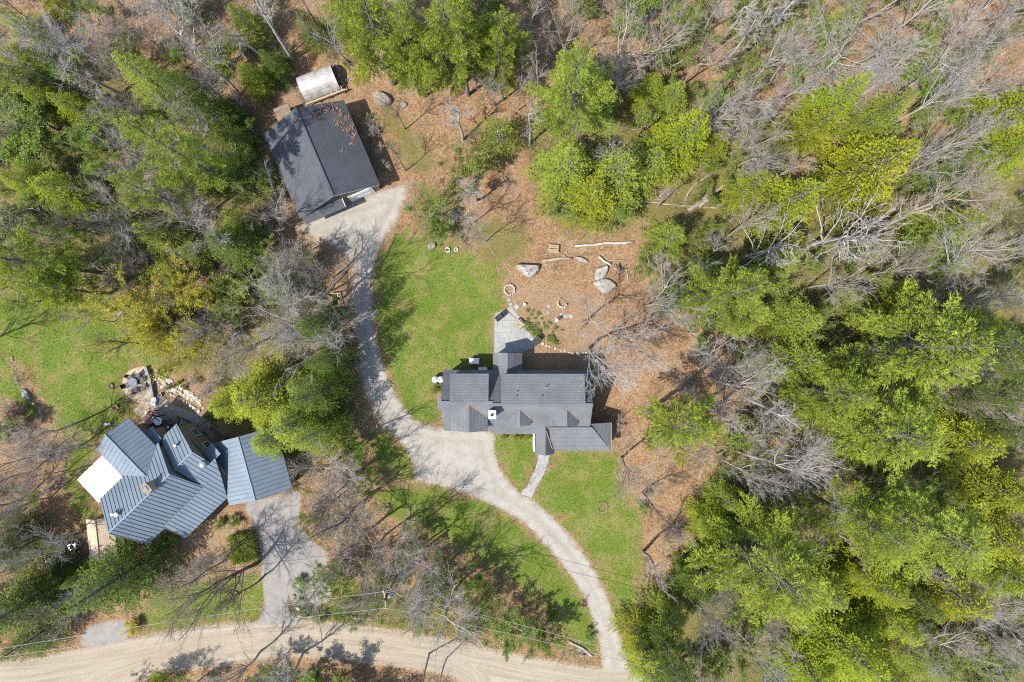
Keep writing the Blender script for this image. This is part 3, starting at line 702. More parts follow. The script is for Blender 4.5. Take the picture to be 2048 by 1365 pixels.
b = MB(); b.slab([uv(1.9, 2.4, 3.9), uv(8.0, 2.4, 3.9), uv(7.7, 4.75, 2.85), uv(1.9, 4.75, 2.85)][::-1], 4.0); b.build('wall', TW, bh)
b = MB(); b.slab([uv(6.9, -5.5, 3.7), uv(7.7, -5.5, 3.7), uv(7.7, -3.9, 3.7), uv(6.9, -3.9, 3.7)][::-1], 3.8); b.build('wall', TW, bh)
# roofs
seam_roof(bh, [uv(-.8, 0, 8), uv(7.7, 0, 8), uv(7.7, -3.8, 5), uv(-.8, -3.8, 5)])
seam_roof(bh, [uv(-.8, 0, 8), uv(7.7, 0, 8), uv(7.7, 2.75, 4.62), uv(1.7, 2.75, 4.62), uv(1.7, 2.95, 4.37), uv(-.8, 2.95, 4.37)])
seam_roof(bh, [uv(1.7, 2.76, 4.66), uv(7.72, 2.76, 4.66), uv(10.0, 2.76, 4.66), uv(7.9, 5.05, 3.0), uv(1.7, 5.05, 3.0)])
seam_roof(bh, [uv(7.72, 1.55, 5.54), uv(11.0, 1.55, 5.54), uv(9.97, 2.75, 4.67), uv(7.72, 2.75, 4.67)])
seam_roof(bh, [uv(7.72, -.3, 6.7), uv(10.3, -.3, 6.7), uv(9.95, -4.15, 4.0), uv(7.72, -4.15, 4.0)])
seam_roof(bh, [uv(7.72, -.3, 6.7), uv(10.3, -.3, 6.7), uv(10.3, 1.53, 5.55), uv(7.72, 1.53, 5.55)])
seam_roof(bh, [uv(5.1, -7.75, 6.6), uv(5.1, -1.75, 6.6), uv(7.3, -3.7, 5.15), uv(7.3, -7.75, 5.15)])
seam_roof(bh, [uv(5.1, -7.75, 6.6), uv(5.1, -1.75, 6.6), uv(2.45, -4.0, 4.8), uv(2.45, -7.75, 4.8)])
seam_roof(bh, [uv(6.8, -5.75, 3.9), uv(7.9, -5.75, 3.9), uv(7.9, -4.0, 4.4), uv(6.8, -4.0, 4.4)])
seam_roof(bh, [uv(10.0, .1, 4.2), uv(11.3, -.1, 4.2), uv(11.5, 1.55, 4.9), uv(10.1, 1.55, 4.9)])
for a, c_ in ((uv(-.83, 0, 8.06), uv(7.72, 0, 8.06)), (uv(7.74, -.3, 6.76), uv(10.3, -.3, 6.76)), (uv(5.1, -7.78, 6.66), uv(5.1, -1.8, 6.66))):
    MB().bar(a, c_, .12, .03).build('ridge_cap', MT, bh)
chm = MB().box(uv(5.6, -.35, 8.2), (.62, .95, 1.7)).build('chimney', M['wood_p'], bh)
MB().box(uv(5.6, -.35, 9.08), (.74, 1.07, .1)).build('chimney_cap', M['stone_t'], chm); MB().box(uv(5.6, -.35, 9.15), (.3, .45, .12)).build('flue', M['dark'], chm)
for (u_, v_, z, s) in ((.6, -1.2, 7.3, .12), (1.0, -.85, 7.5, .16), (9.1, -2.2, 5.5, .12)):
    MB().lathe([(s, -.2), (s, .35), (s * 1.6, .36), (s * 1.2, .5), (.02, .52)], uv(u_, v_, z), 12).build('roof_vent', M['steel'], bh)
MB().lathe([(.3, -.5), (.3, .4), (.38, .42), (.30, .6), (.06, .7)], uv(9.85, 1.2, 5.6), 14).build('flue_cap', M['steel'], bh)
for (u_, v_) in ((1.2, -3.4), (3.0, -3.4)): window(bh, uv(u_, v_, 3.0), 1.0, 1.3, math.pi / 2)
for (u_, v_) in ((3.6, -7.3), (5.6, -7.3)): window(bh, uv(u_, v_, 2.2), 1.0, 1.4, math.pi / 2)
for v_ in (-2.6, -.6): window(bh, uv(9.87, v_, 2.0), .9, 1.1, 0)
for u_ in (2.8, 4.6, 6.4): window(bh, uv(u_, 4.75, 1.6), 1.0, 1.2, -math.pi / 2)
for v_ in (-2.0, 1.4): window(bh, uv(-.5, v_, 2.0), .9, 1.2, math.pi)
door(bh, uv(0.6, 2.6, 1.05), .95, 2.1, -math.pi / 2, M['trim'])
# attached garage of the metal roofed house
g2rz = math.atan2(.9645, -.264)
g2 = tag(empty('garage', (-27.6, -13.3, 0), g2rz), 'metal roofed garage joined to the blue-grey house, doors facing the side drive', 'garage')
b = MB(); pent(b, -3.1, 3.1, -2.95, 3.2, 2.85, 2.85, 0, 4.75); b.build('wall', TW, g2)
seam_roof(g2, [(-3.45, 0, 5.0), (3.45, 0, 5.0), (3.45, 3.65, 3.0), (-3.45, 3.65, 3.0)])
seam_roof(g2, [(-3.45, 0, 5.0), (3.45, 0, 5.0), (3.45, -3.3, 3.0), (-3.45, -3.3, 3.0)])
MB().bar((-3.48, 0, 5.06), (3.48, 0, 5.06), .12, .03).build('ridge_cap', MT, g2)
for y in (-1.55, 1.6): door(g2, (-3.1, y, 1.15), 2.4, 2.3, math.pi, M['trim'])
window(g2, (1.2, -2.95, 1.6), .9, 1.1, -math.pi / 2)
# white awning on posts beside it
aw = tag(empty('awning', (BO[0], BO[1], 0), BA), 'bright white fabric awning over the corner of the blue-grey metal roofed house', 'awning')
cv = MB(); G = 8
fz = lambda i, j: 3.0 + .12 * (j / G) - .10 * math.sin(math.pi * i / G) * math.sin(math.pi * j / G)
for i in range(G):
    for j in range(G):
        u0, u1 = -2.3 + 3.75 * i / G, -2.3 + 3.75 * (i + 1) / G; v0, v1 = -7.5 + 3.4 * j / G, -7.5 + 3.4 * (j + 1) / G
        cv.slab([uv(u0, v0, fz(i, j)), uv(u1, v0, fz(i + 1, j)), uv(u1, v1, fz(i + 1, j + 1)), uv(u0, v1, fz(i, j + 1))][::-1], .02)
cv.build('canopy', M['white'], aw)
for (u_, v_) in ((-2.2, -7.4), (1.3, -7.4), (-2.2, -4.1), (1.3, -4.1)): MB().bar(uv(u_, v_, -.05), uv(u_, v_, 2.98), .09).build('post', M['wood'], aw)
MB().bar(uv(-2.3, -7.46, 2.95), uv(1.4, -7.46, 2.95), .06, .1).build('front_bar', M['trim'], aw)
# tan shingled shed
p = W(197, 1080, 2.6)
sh = tag(empty('shed', (p[0], p[1], 0), R_(96)), 'tan shingled shed half under a dark pine, below the metal roofed house', 'shed')
b = MB(); pent(b, -2.0, 2.0, -1.25, 1.25, 2.1, 2.1, .1, 2.75); b.build('wall', M['wood'], sh)
slope(sh, [(-2.2, -1.5, 2.15), (2.2, -1.5, 2.15), (2.2, .1, 2.95), (-2.2, .1, 2.95)], M['shingle_t'], .1)
slope(sh, [(2.2, 1.5, 2.15), (-2.2, 1.5, 2.15), (-2.2, .1, 2.95), (2.2, .1, 2.95)], M['shingle_t'], .1)
MB().bar((-2.2, .1, 2.97), (2.2, .1, 2.97), .25, .04).build('ridge_cap', M['shingle_t'], sh)
door(sh, (0, -1.25, 1.0), 1.3, 1.9, -math.pi / 2, M['wood'])

# ------------------------------------------------------------------ vegetation: shapes
def conifer(seed, h, R, base=.25, dz=.7, nper=5, prof=None, up=.2, droop=.1, bl_k=.38, step=.24, K=4, tl=.30, tw=.10, spread=.55, flat=0.0, sb=.26, lim=1.4, skip=.07):
    rng = np.random.default_rng(seed)
    limbs, pts, dirs, tint = [], [], [], []
    z0 = base * h; z = z0
    sway = rng.normal(0, .012, 2)
    cx = lambda zz: np.array([sway[0] * zz, sway[1] * zz])
    while z < h * .985:
        t = (z - z0) / (h - z0); n = max(3, int(round(nper * (1 if t < .8 else .8)))); a0 = rng.uniform(0, 6.28)
        for i in range(n):
            if rng.random() < skip: continue
            a = a0 + 2 * math.pi * i / n + rng.normal(0, .22); L = R * prof(t) * rng.uniform(.55, 1.25)
            if L < .15: continue
            zz = z + rng.uniform(-.2, .2); s = np.linspace(0, 1, 6); bend = rng.normal(0, .18)
            az = a + bend * s
            x = np.cos(az) * s * L; y = np.sin(az) * s * L; o = cx(zz)
            upv = up * (.4 + 1.2 * t)
            P = np.stack([x + o[0], y + o[1], zz + L * (upv * s - droop * s * s)], 1)
            limbs.append((P, np.linspace(.018 + .009 * L, .008, 6), 3))
            nb = max(2, int(L * .78 / sb)); sp = np.linspace(.3, 1, nb) + rng.normal(0, .02, nb); sp = np.clip(sp, .15, 1)
            B = np.stack([np.interp(sp, s, P[:, k]) for k in range(3)], 1)
            for sd in (-1, 1):
                bl = np.minimum(lim, (.10 + bl_k * (1 - sp)) * L + .18) * rng.uniform(.7, 1.25, nb)
                an = a + bend * sp + sd * (0.85 + rng.normal(0, .18, nb)) * (1.1 - .55 * sp)
                D = np.stack([np.cos(an), np.sin(an), np.full(nb, .06 - droop * .5 + .15 * upv) + rng.normal(0, .08, nb)], 1)
                nq = np.maximum(1, (bl / step).astype(int)); tot = nq.sum()
                bi = np.repeat(np.arange(nb), nq); q = (np.arange(tot) - np.repeat(np.cumsum(nq) - nq, nq) + 1) / nq[bi]
                p = B[bi] + D[bi] * (bl[bi] * q)[:, None]; p[:, 2] -= droop * .35 * (bl[bi] * q) ** 2
                pts.append(p); dirs.append(D[bi] + np.array([np.cos(a) * .5, np.sin(a) * .5, .25 - flat * .2]))
                tint.append(np.clip(.05 + .5 * sp[bi] + .4 * q * (.4 + .6 * sp[bi]) + rng.normal(0, .12, tot), 0, 1))  # darker towards the trunk: crown shade put into the colour; lighter tips are new growth
        z += dz * rng.uniform(.8, 1.2) * (1.0 if t < .75 else .7)
    o = cx(h); tp = np.array([[o[0], o[1], h - .3 * k] for k in range(5)]); pts.append(tp); dirs.append(np.tile([0, 0, 1.0], (5, 1))); tint.append(np.full(5, .8))
    pts = np.concatenate(pts); dirs = np.concatenate(dirs); tint = np.concatenate(tint)
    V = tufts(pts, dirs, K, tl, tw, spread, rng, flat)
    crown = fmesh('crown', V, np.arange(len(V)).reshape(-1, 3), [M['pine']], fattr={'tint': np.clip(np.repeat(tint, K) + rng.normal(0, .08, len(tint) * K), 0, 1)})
    zs = np.linspace(-.15, h * .97, 9); TP = np.array([[cx(q)[0], cx(q)[1], q] for q in zs])
    r0 = .013 * h + .05
    TV, TF = tubes([(TP, r0 * (1 - zs / (h * 1.03)) ** .8 + .02, 9)] + limbs); tr = fmesh('trunk', TV, TF, [M['bark_p']], smooth=True)
    return dict(parts=[('trunk', tr, 'bark_p'), ('crown', crown, None)], h=h, R=R)

def bare(seed, h, R, nl=(9, 8, 7, 6), trunk_f=.62, ang=(.5, .95), lens=(.55, .45, .42, .35), rr=(.011, .42, .40, .5), fork=.3, leaf=0, leaf_sz=.13, tw=.016, up=.10, wig=.13, low=.3):
    rng = np.random.default_rng(seed)
    paths = [[], [], []]; strips = []; lpts = []; ldir = []
    def grow(p0, d, L, n, lift, wg):
        P = [p0]; d = d / np.linalg.norm(d)
        for k in range(n - 1):
            d = d + rng.normal(0, wg, 3) + np.array([0, 0, lift]); d /= np.linalg.norm(d); P.append(P[-1] + d * L / (n - 1))
        return np.array(P)
    def side(P, s, amin, amax):
        i = min(len(P) - 2, int(s * (len(P) - 1))); f = s * (len(P) - 1) - i; p = P[i] * (1 - f) + P[i + 1] * f
        t = P[i + 1] - P[i]; t /= np.linalg.norm(t); r = np.cross(t, rng.normal(0, 1, 3)); r /= np.linalg.norm(r) + 1e-9
        a = rng.uniform(amin, amax); return p, t * math.cos(a) + r * math.sin(a)
    T = grow(np.array([0, 0, -.15]), np.array([rng.normal(0, .05), rng.normal(0, .05), 1.0]), h * trunk_f, 8, .12, .05)
    r0 = rr[0] * h + .03
    trunk = [(T, np.linspace(r0, r0 * .45, 8), 8)]
    # shape: scale branch lengths so that the crown radius is about R
    for i in range(nl[0]):
        s = rng.uniform(low, 1.0) if i > 1 else 1.0
        p, d = side(T, s, *ang); d[2] = abs(d[2]) + .15
        L = lens[0] * h * rng.uniform(.6, 1.05) * (1.15 - .45 * s) * (R / (.33 * h)) ** .6
        B = grow(p, d, L, 7, up, wig); rb = r0 * rr[1] * rng.uniform(.7, 1.1)
        paths[0].append((B, np.linspace(rb, rb * .25, 7), 5))
        for j in range(nl[1]):
            p2, d2 = side(B, rng.uniform(.18, 1.0), .3, .8); L2 = lens[1] * L * rng.uniform(.45, 1.1); C = grow(p2, d2, L2, 5, up * .8, wig * 1.1)
            r2 = rb * rr[2] * rng.uniform(.6, 1.0); paths[1].append((C, np.linspace(r2, .008, 5), 3))
            for k in range(nl[2]):
                p3, d3 = side(C, rng.uniform(.15, 1.0), .25, .7); L3 = max(.35, lens[2] * L2 * rng.uniform(.5, 1.2)); E_ = grow(p3, d3, L3, 4, up * .6, wig * 1.2)
                r3 = max(.009, r2 * rr[3]); paths[2].append((E_, np.linspace(r3, .005, 4), 3))
                for q in range(nl[3]):
                    p4, d4 = side(E_, rng.uniform(.1, 1.0), .25, .8); L4 = max(.22, lens[3] * L3 * rng.uniform(.6, 1.6)); e = p4 + (d4 + rng.normal(0, .12, 3)) * L4
                    strips.append((p4, e))
                if leaf:
                    for q in range(leaf): f = rng.random(); lpts.append(E_[0] * (1 - f) + E_[-1] * f + rng.normal(0, .12, 3)); ldir.append(d3)
    V1, F1 = tubes(paths[0] + paths[1] + paths[2])
    S = np.array(strips); a, b_ = S[:, 0], S[:, 1]; sd = nrm(np.cross(b_ - a, rng.normal(0, 1, a.shape))) * tw / 2
    V2 = np.stack([a - sd, a + sd, b_ + sd * .4, b_ - sd * .4], 1).reshape(-1, 3); F2 = np.arange(len(V2)).reshape(-1, 4) + len(V1)
    br = fmesh('branches', np.concatenate([V1, V2]), np.concatenate([F1, F2]), [M['bark_g']])
    TV, TF = tubes(trunk); tr = fmesh('trunk', TV, TF, [M['bark_g']], smooth=True)
    allp = np.concatenate([V1, V2]); Rr = np.percentile(np.linalg.norm(allp[:, :2], axis=1), 93); top = allp[:, 2].max()
    parts = [('trunk', tr, 'bark'), ('crown', br, 'bark')]
    if leaf:
        lp = np.array(lpts); V = tufts(lp, np.array(ldir), 2, leaf_sz, leaf_sz * .75, .8, rng)
        parts = [('trunk', tr, 'bark'), ('branches', br, 'bark'), ('crown', fmesh('crown', V, np.arange(len(V)).reshape(-1, 3), [M['leaf']], fattr={'tint': rng.random(len(V) // 3)}), None)]
    return dict(parts=parts, h=top, R=Rr)

pine_prof = lambda t: (1 - t) ** .62 * (.62 + .38 * min(1, (t + .1) / .35)) + .03
hem_prof = lambda t: (1 - t) ** .85 + .03
PROT = {}
PROT['pine'] = [conifer(11 + i, 20, 4.6, .34, 1.15, 5, pine_prof, .26, .10, .30, .20, 8, .25, .08, .65, 0, .24, 1.15, .14) for i in range(4)]
PROT['young'] = [conifer(31 + i, 9, 2.4, .14, .55, 5, lambda t: (1 - t) ** .75 + .04, .3, .10, .36, .22, 6, .20, .055, .6, 0, .24, 1.0, .06) for i in range(3)]
PROT['hem'] = [conifer(51 + i, 12, 3.6, .12, .42, 5, hem_prof, .06, .16, .42, .22, 6, .17, .075, .5, .7, .27, 1.5, .05) for i in range(4)]
PROT['bare'] = [bare(101 + i, 14, 4.2, (8 + i % 3, 7, 6, 5), .55 + .05 * (i % 3), (.4, .95), (.55, .5, .5, .55), (.0085, .42, .40, .42), low=.38 + .06 * (i % 3), wig=.10, up=.06, tw=.012) for i in range(6)]
PROT['thin'] = [bare(201 + i, 12, 2.2, (7, 6, 5, 4), .74, (.35, .75), (.36, .5, .5, .5), (.009, .42, .40, .42), low=.38, wig=.09, tw=.012) for i in range(4)]
PROT['dead'] = [bare(301 + i, 12, 4.5, (13, 7, 4, 2), .6, (.6, 1.25), (.5, .4, .35, .35), (.014, .5, .5, .6), wig=.2, up=.05, tw=.03) for i in range(2)]
PROT['leafout'] = [bare(401 + i, 8, 2.6, (8, 6, 5, 3), .55, (.5, 1.1), (.5, .5, .45, .4), leaf=13, leaf_sz=.12, low=.15) for i in range(4)]
PROT['maple'] = [bare(501 + i, 12, 5.6, (10, 8, 6, 3), .45, (.6, 1.2), (.6, .5, .5, .4), leaf=16, leaf_sz=.13, low=.2, wig=.1) for i in range(2)]
PROT['bush'] = [bare(601 + i, 2.2, 1.4, (10, 5, 4, 3), .35, (.4, 1.1), (.6, .5, .5, .5), (.006, .5, .5, .6), leaf=8, leaf_sz=.10, low=.05, tw=.012) for i in range(3)]
PROT['twigbush'] = [bare(651 + i, 2.6, 1.5, (12, 6, 5, 4), .3, (.3, .95), (.65, .5, .5, .5), (.006, .55, .5, .6), low=.03, tw=.014) for i in range(3)]

KIND = dict(
    pine=('pine', 'pine', 'bark_p', 'pine_tree', 'tall feathery green pine', 'pine tree'),
    pined=('pine', 'pine_d', 'bark_p', 'pine_tree', 'tall deep green pine', 'pine tree'),
    young=('young', 'pine', 'bark_p', 'pine_tree', 'slender young green pine', 'pine tree'),
    hem=('hem', 'hem', 'bark_p', 'hemlock_tree', 'dense yellow-green hemlock', 'hemlock tree'),
    hemd=('hem', 'hem_d', 'bark_d', 'hemlock_tree', 'dense dark green hemlock', 'hemlock tree'),
    hemg=('hem', 'pine', 'bark_p', 'hemlock_tree', 'dense mid green hemlock', 'hemlock tree'),
    bare=('bare', None, 'bark_g', 'bare_tree', 'bare grey spreading tree', 'bare tree'),
    baret=('bare', None, 'bark_t', 'bare_tree', 'bare tan spreading tree', 'bare tree'),
    bared=('bare', None, 'bark_d', 'bare_tree', 'bare dark-barked spreading tree', 'bare tree'),
    thin=('thin', None, 'bark_g', 'bare_tree', 'slim bare grey tree', 'bare tree'),
    thint=('thin', None, 'bark_t', 'bare_tree', 'slim bare tan tree', 'bare tree'),
    dead=('dead', None, 'bark_w', 'dead_tree', 'bleached dead tree', 'dead tree'),
    leafout=('leafout', 'leaf', 'bark_t', 'sapling', 'half-leafed olive sapling', 'sapling'),
    leafg=('leafout', 'shrub', 'bark_t', 'sapling', 'leafy green sapling', 'sapling'),
    maple=('maple', 'gold', 'bark_d', 'maple_tree', 'gold-budding maple', 'maple tree'),
    bush=('bush', 'shrub', 'bark_t', 'bush', 'leafy green bush', 'bush'),
    ybush=('bush', 'yellow', 'bark_t', 'bush', 'yellow blossoming bush', 'bush'),
    hbush=('bush', 'hem', 'bark_t', 'bush', 'yellow-green bush', 'bush'),
    twig=('twigbush', None, 'bark_t', 'bush', 'leafless twiggy bush', 'bush'))
LAND = [(640, 310, 'the dark garage'), (634, 165, 'the arched shelter'), (1050, 800, 'the grey shingled house'), (1025, 655, 'the slate patio'),
        (330, 960, 'the blue-grey metal roof'), (272, 772, 'the oval brick patio'), (195, 1078, 'the tan shed'), (560, 1110, 'the side drive'),
        (300, 1305, 'the left road end'), (770, 1300, 'the middle of the road'), (1160, 1130, 'the curved driveway'), (1240, 1330, 'the driveway mouth'), (1055, 541, 'the triangular boulder'),
        (1330, 405, 'the long fallen trunks'), (1670, 470, 'the white dead trees'), (90, 680, 'the far left lawn'), (870, 600, 'the central lawn'), (0, 0, 'the top left corner'), (300, 0, 'the top left edge'),
        (0, 350, 'the upper left edge'), (0, 1365, 'the bottom left corner'), (2048, 0, 'the top right corner'), (1700, 0, 'the top right edge'), (1350, 0, 'the top edge right of centre'),
        (900, 0, 'the top edge left of centre'), (2048, 400, 'the upper right edge'), (2048, 720, 'the middle of the right edge'), (2048, 1050, 'the lower right edge'), (2048, 1365, 'the bottom right corner'), (1700, 1365, 'the bottom right edge'),
        (1700, 850, 'the thick pines on the right'), (1500, 1100, 'the lower right woods'), (1360, 850, 'the lone pine right of the house'), (1850, 330, 'the upper right woods'), (450, 480, 'the woods left of the garage'), (600, 750, 'the trees left of the drive')]
TREES = []
def put(kind, cx=None, cy=None, R=60, h=None, base=None, rz=None, seed=None):
    """a tree by the pixel of its crown centre (or of its foot) and crown radius in photo pixels"""
    pk = KIND[kind][0]; rng = random.Random(int((cx or base[0]) * 31 + (cy or base[1]) * 17 + len(TREES)))
    pr = PROT[pk][rng.randrange(len(PROT[pk]))]
    if h is None:
        h = dict(pine=20 if R >= 75 else 15, young=4 + R * .1, hem=5 + R * .095, bare=8 + R * .085, thin=11, dead=12, leafout=3 + R * .07, maple=12, bush=.5 + R * .05, twigbush=.7 + R * .05)[pk]
        h *= rng.uniform(.9, 1.1)
    hc = h * dict(pine=.66, young=.5, hem=.5, bare=.68, thin=.65, dead=.7, leafout=.6, maple=.65).get(pk, .5)
    if base is None:
        w = W2(cx, cy, hc); b_ = (w[0], w[1])
    else:
        w = W2(*base); b_ = (w[0], w[1]); cx, cy = vis(b_[0], b_[1], hc)
    Rm = R / PPM * (HC - hc) / HC
    s = Rm / pr['R']; sz = h / pr['h']
    if pk in ('bare', 'thin', 'dead', 'maple', 'leafout', 'bush', 'twigbush'): s = min(max(s, sz * .6), sz * 1.7)
    TREES.append(dict(kind=kind, proto=pr, x=b_[0], y=b_[1], cx=cx, cy=cy, s=s, sz=sz, rz=rng.uniform(0, 6.28) if rz is None else rz, h=h, R=R))

def plant_all():
    key = {}
    for t in TREES:
        best = min(range(len(LAND)), key=lambda i: (LAND[i][0] - t['cx']) ** 2 + (LAND[i][1] - t['cy']) ** 2)
        lx, ly, nm = LAND[best]; dx, dy = t['cx'] - lx, t['cy'] - ly
        a = math.degrees(math.atan2(-dy, dx)) % 360
        di = ['right of', 'above', 'above', 'left of', 'left of', 'below', 'below', 'right of'][int(a // 45)]
        t['d'] = math.hypot(dx, dy); key.setdefault((KIND[t['kind']][4], di, nm), []).append(t)
    for (look, di, nm), lst in key.items():
        lst.sort(key=lambda q: q['d'])
        for i, t in enumerate(lst):
            t['label'] = f'{look} {di} {nm}' + ('' if len(lst) == 1 else f', {ORD[min(i, 17)]}')
    for t in TREES:
        pk, fol, brk, nm, look, cat = KIND[t['kind']]
        e = empty(nm, (t['x'], t['y'], 0), t['rz'], (t['s'], t['s'], t['sz']))
        tag(e, t['label'], cat, look + 's')
        for pn, me, role in t['proto']['parts']:
            c_ = ob(pn, me, e)
            mt = M[fol] if role is None else M['bark_l' if (pn == 'trunk' and pk in ('bare', 'thin') and brk == 'bark_g') else brk]
            if c_.data.materials[0] is not mt:
                c_.material_slots[0].link = 'OBJECT'; c_.material_slots[0].material = mt

# ---- hand-placed conifers: kind, crown pixel, radius ----
for a in [
    # upper left woods
    ('hemg', 35, 45, 34), ('leafg', 70, 100, 44), ('hem', 20, 110, 34), ('leafg', 180, 30, 40), ('leafg', 130, 160, 44), ('leafout', 260, 100, 44), ('leafg', 10, 210, 44), ('hem', 85, 200, 32), ('leafg', 350, 110, 36),
    ('hemg', 27, 165, 54), ('leafg', 95, 270, 58), ('hem', 50, 365, 38), ('hem', 118, 378, 48), ('pine', 335, 302, 72, 24), ('pine', 300, 385, 54, 18), ('hemg', 300, 160, 52, 13), ('hemd', 385, 200, 48, 16),
    ('hem', 145, 215, 36), ('leafg', 60, 235, 50), ('hemd', 440, 235, 42), ('hemg', 310, 468, 42), ('hemd', 462, 485, 58), ('pine', 45, 520, 76), ('pine', 110, 575, 60), ('hemd', 480, 285, 28), ('leafout', 20, 440, 46),
    ('leafout', 265, 420, 40), ('leafout', 200, 330, 45), ('leafg', 30, 300, 46), ('young', 455, 262, 26), ('hemd', 545, 130, 28), ('leafout', 250, 245, 42),
    # top centre
    ('pine', 735, 55, 90), ('pine', 890, 60, 92), ('pine', 1012, 85, 58), ('pine', 815, 120, 62), ('pined', 965, 15, 65), ('pine', 690, 20, 60), ('hemd', 620, 55, 34), ('hemg', 490, 45, 40), ('hemd', 365, 15, 28),
    ('young', 1000, 275, 48), ('pine', 1150, 180, 92), ('hem', 1300, 178, 36), ('hemg', 1345, 195, 36), ('hem', 1372, 275, 64, 14), ('hemg', 1135, 335, 68), ('hemg', 1235, 350, 72), ('hem', 1185, 395, 56), ('hemg', 1300, 330, 52),
    # upper right
    ('hem', 1668, 205, 52, 14), ('hemg', 1762, 228, 48, 13), ('hem', 1738, 335, 82, 16), ('hem', 1582, 402, 62, 14), ('hem', 1630, 255, 42, 12), ('hem', 1690, 42, 36, 11), ('hem', 2030, 225, 62, 14), ('hemd', 1975, 90, 34), ('hemg', 1760, 280, 40),
    ('hemg', 1340, 475, 42), ('hemd', 1400, 545, 48), ('pine', 1465, 590, 80), ('hemg', 1500, 630, 52), ('hemd', 1360, 590, 40), ('hem', 1570, 480, 40), ('hemg', 1560, 520, 42),
    ('hem', 1500, 375, 44, 12), ('hem', 2030, 300, 50), ('hemg', 1900, 455, 56), ('hem', 1800, 600, 44),
    # right
    ('pine', 1850, 690, 132), ('pine', 1780, 865, 125), ('pine', 1670, 790, 78), ('hemg', 1610, 720, 60), ('pined', 1985, 690, 84), ('hem', 1930, 885, 72), ('hem', 2005, 985, 60), ('pined', 1985, 790, 66), ('hemd', 2010, 860, 50),
    ('hem', 1950, 650, 50), ('hemg', 1600, 640, 52), ('pine', 1362, 850, 92),
    ('hem', 1432, 1048, 46), ('hemg', 1450, 1000, 36), ('pine', 1540, 1160, 128), ('pine', 1865, 1060, 122), ('pine', 1740, 1050, 84), ('hem', 1992, 1075, 66), ('hem', 1760, 1172, 58), ('hem', 1700, 1305, 82), ('hem', 1620, 1345, 60),
    ('hemd', 1392, 1172, 46), ('hem', 1285, 1290, 50), ('pined', 1345, 1322, 60), ('hemg', 1335, 1240, 46), ('hem', 1900, 1185, 74), ('hem', 2015, 1150, 60), ('hemd', 1830, 1200, 46), ('hem', 1790, 1245, 52), ('hemg', 2030, 1000, 44),
    ('hemg', 1300, 1345, 46), ('hemd', 1480, 1050, 40), ('hemg', 1650, 1180, 56), ('hemg', 1860, 1330, 50), ('hem', 1760, 1340, 54),
    # lower left
    ('hemd', 218, 1168, 78, 14), ('hemd', 40, 1215, 80, 14), ('hemd', 12, 1105, 44), ('hemd', 90, 1180, 50), ('hemd', 60, 1280, 46), ('hem', 520, 795, 72), ('hemg', 590, 850, 62), ('hemd', 632, 788, 52, 16), ('hemg', 630, 870, 50, 13), ('hemd', 555, 575, 48),
    ('hemd', 640, 655, 42, 15), ('hem', 455, 810, 40), ('hemd', 655, 725, 40, 15), ('hemg', 540, 880, 48), ('hemg', 600, 770, 40), ('leafg', 700, 885, 30), ('hemd', 672, 690, 22), ('hemd', 20, 1060, 34),
]: put(*a)
# pines whose foot shows
for a in [((849, 193), 58, 20), ((936, 190), 66, 20), ((1006, 200), 40, 17)]: put('pine', base=a[0], R=a[1], h=a[2])
# trees just below the frame that shade the road
for k, bs, R, h in [('hemd', (590, 1425), 60, 12), ('pined', (660, 1432), 66, 13), ('hemd', (730, 1440), 60, 12), ('hemd', (790, 1452), 56, 12), ('pined', (470, 1430), 50, 13), ('hemd', (-60, 1250), 60, 13)]: put(k, base=bs, R=R, h=h)
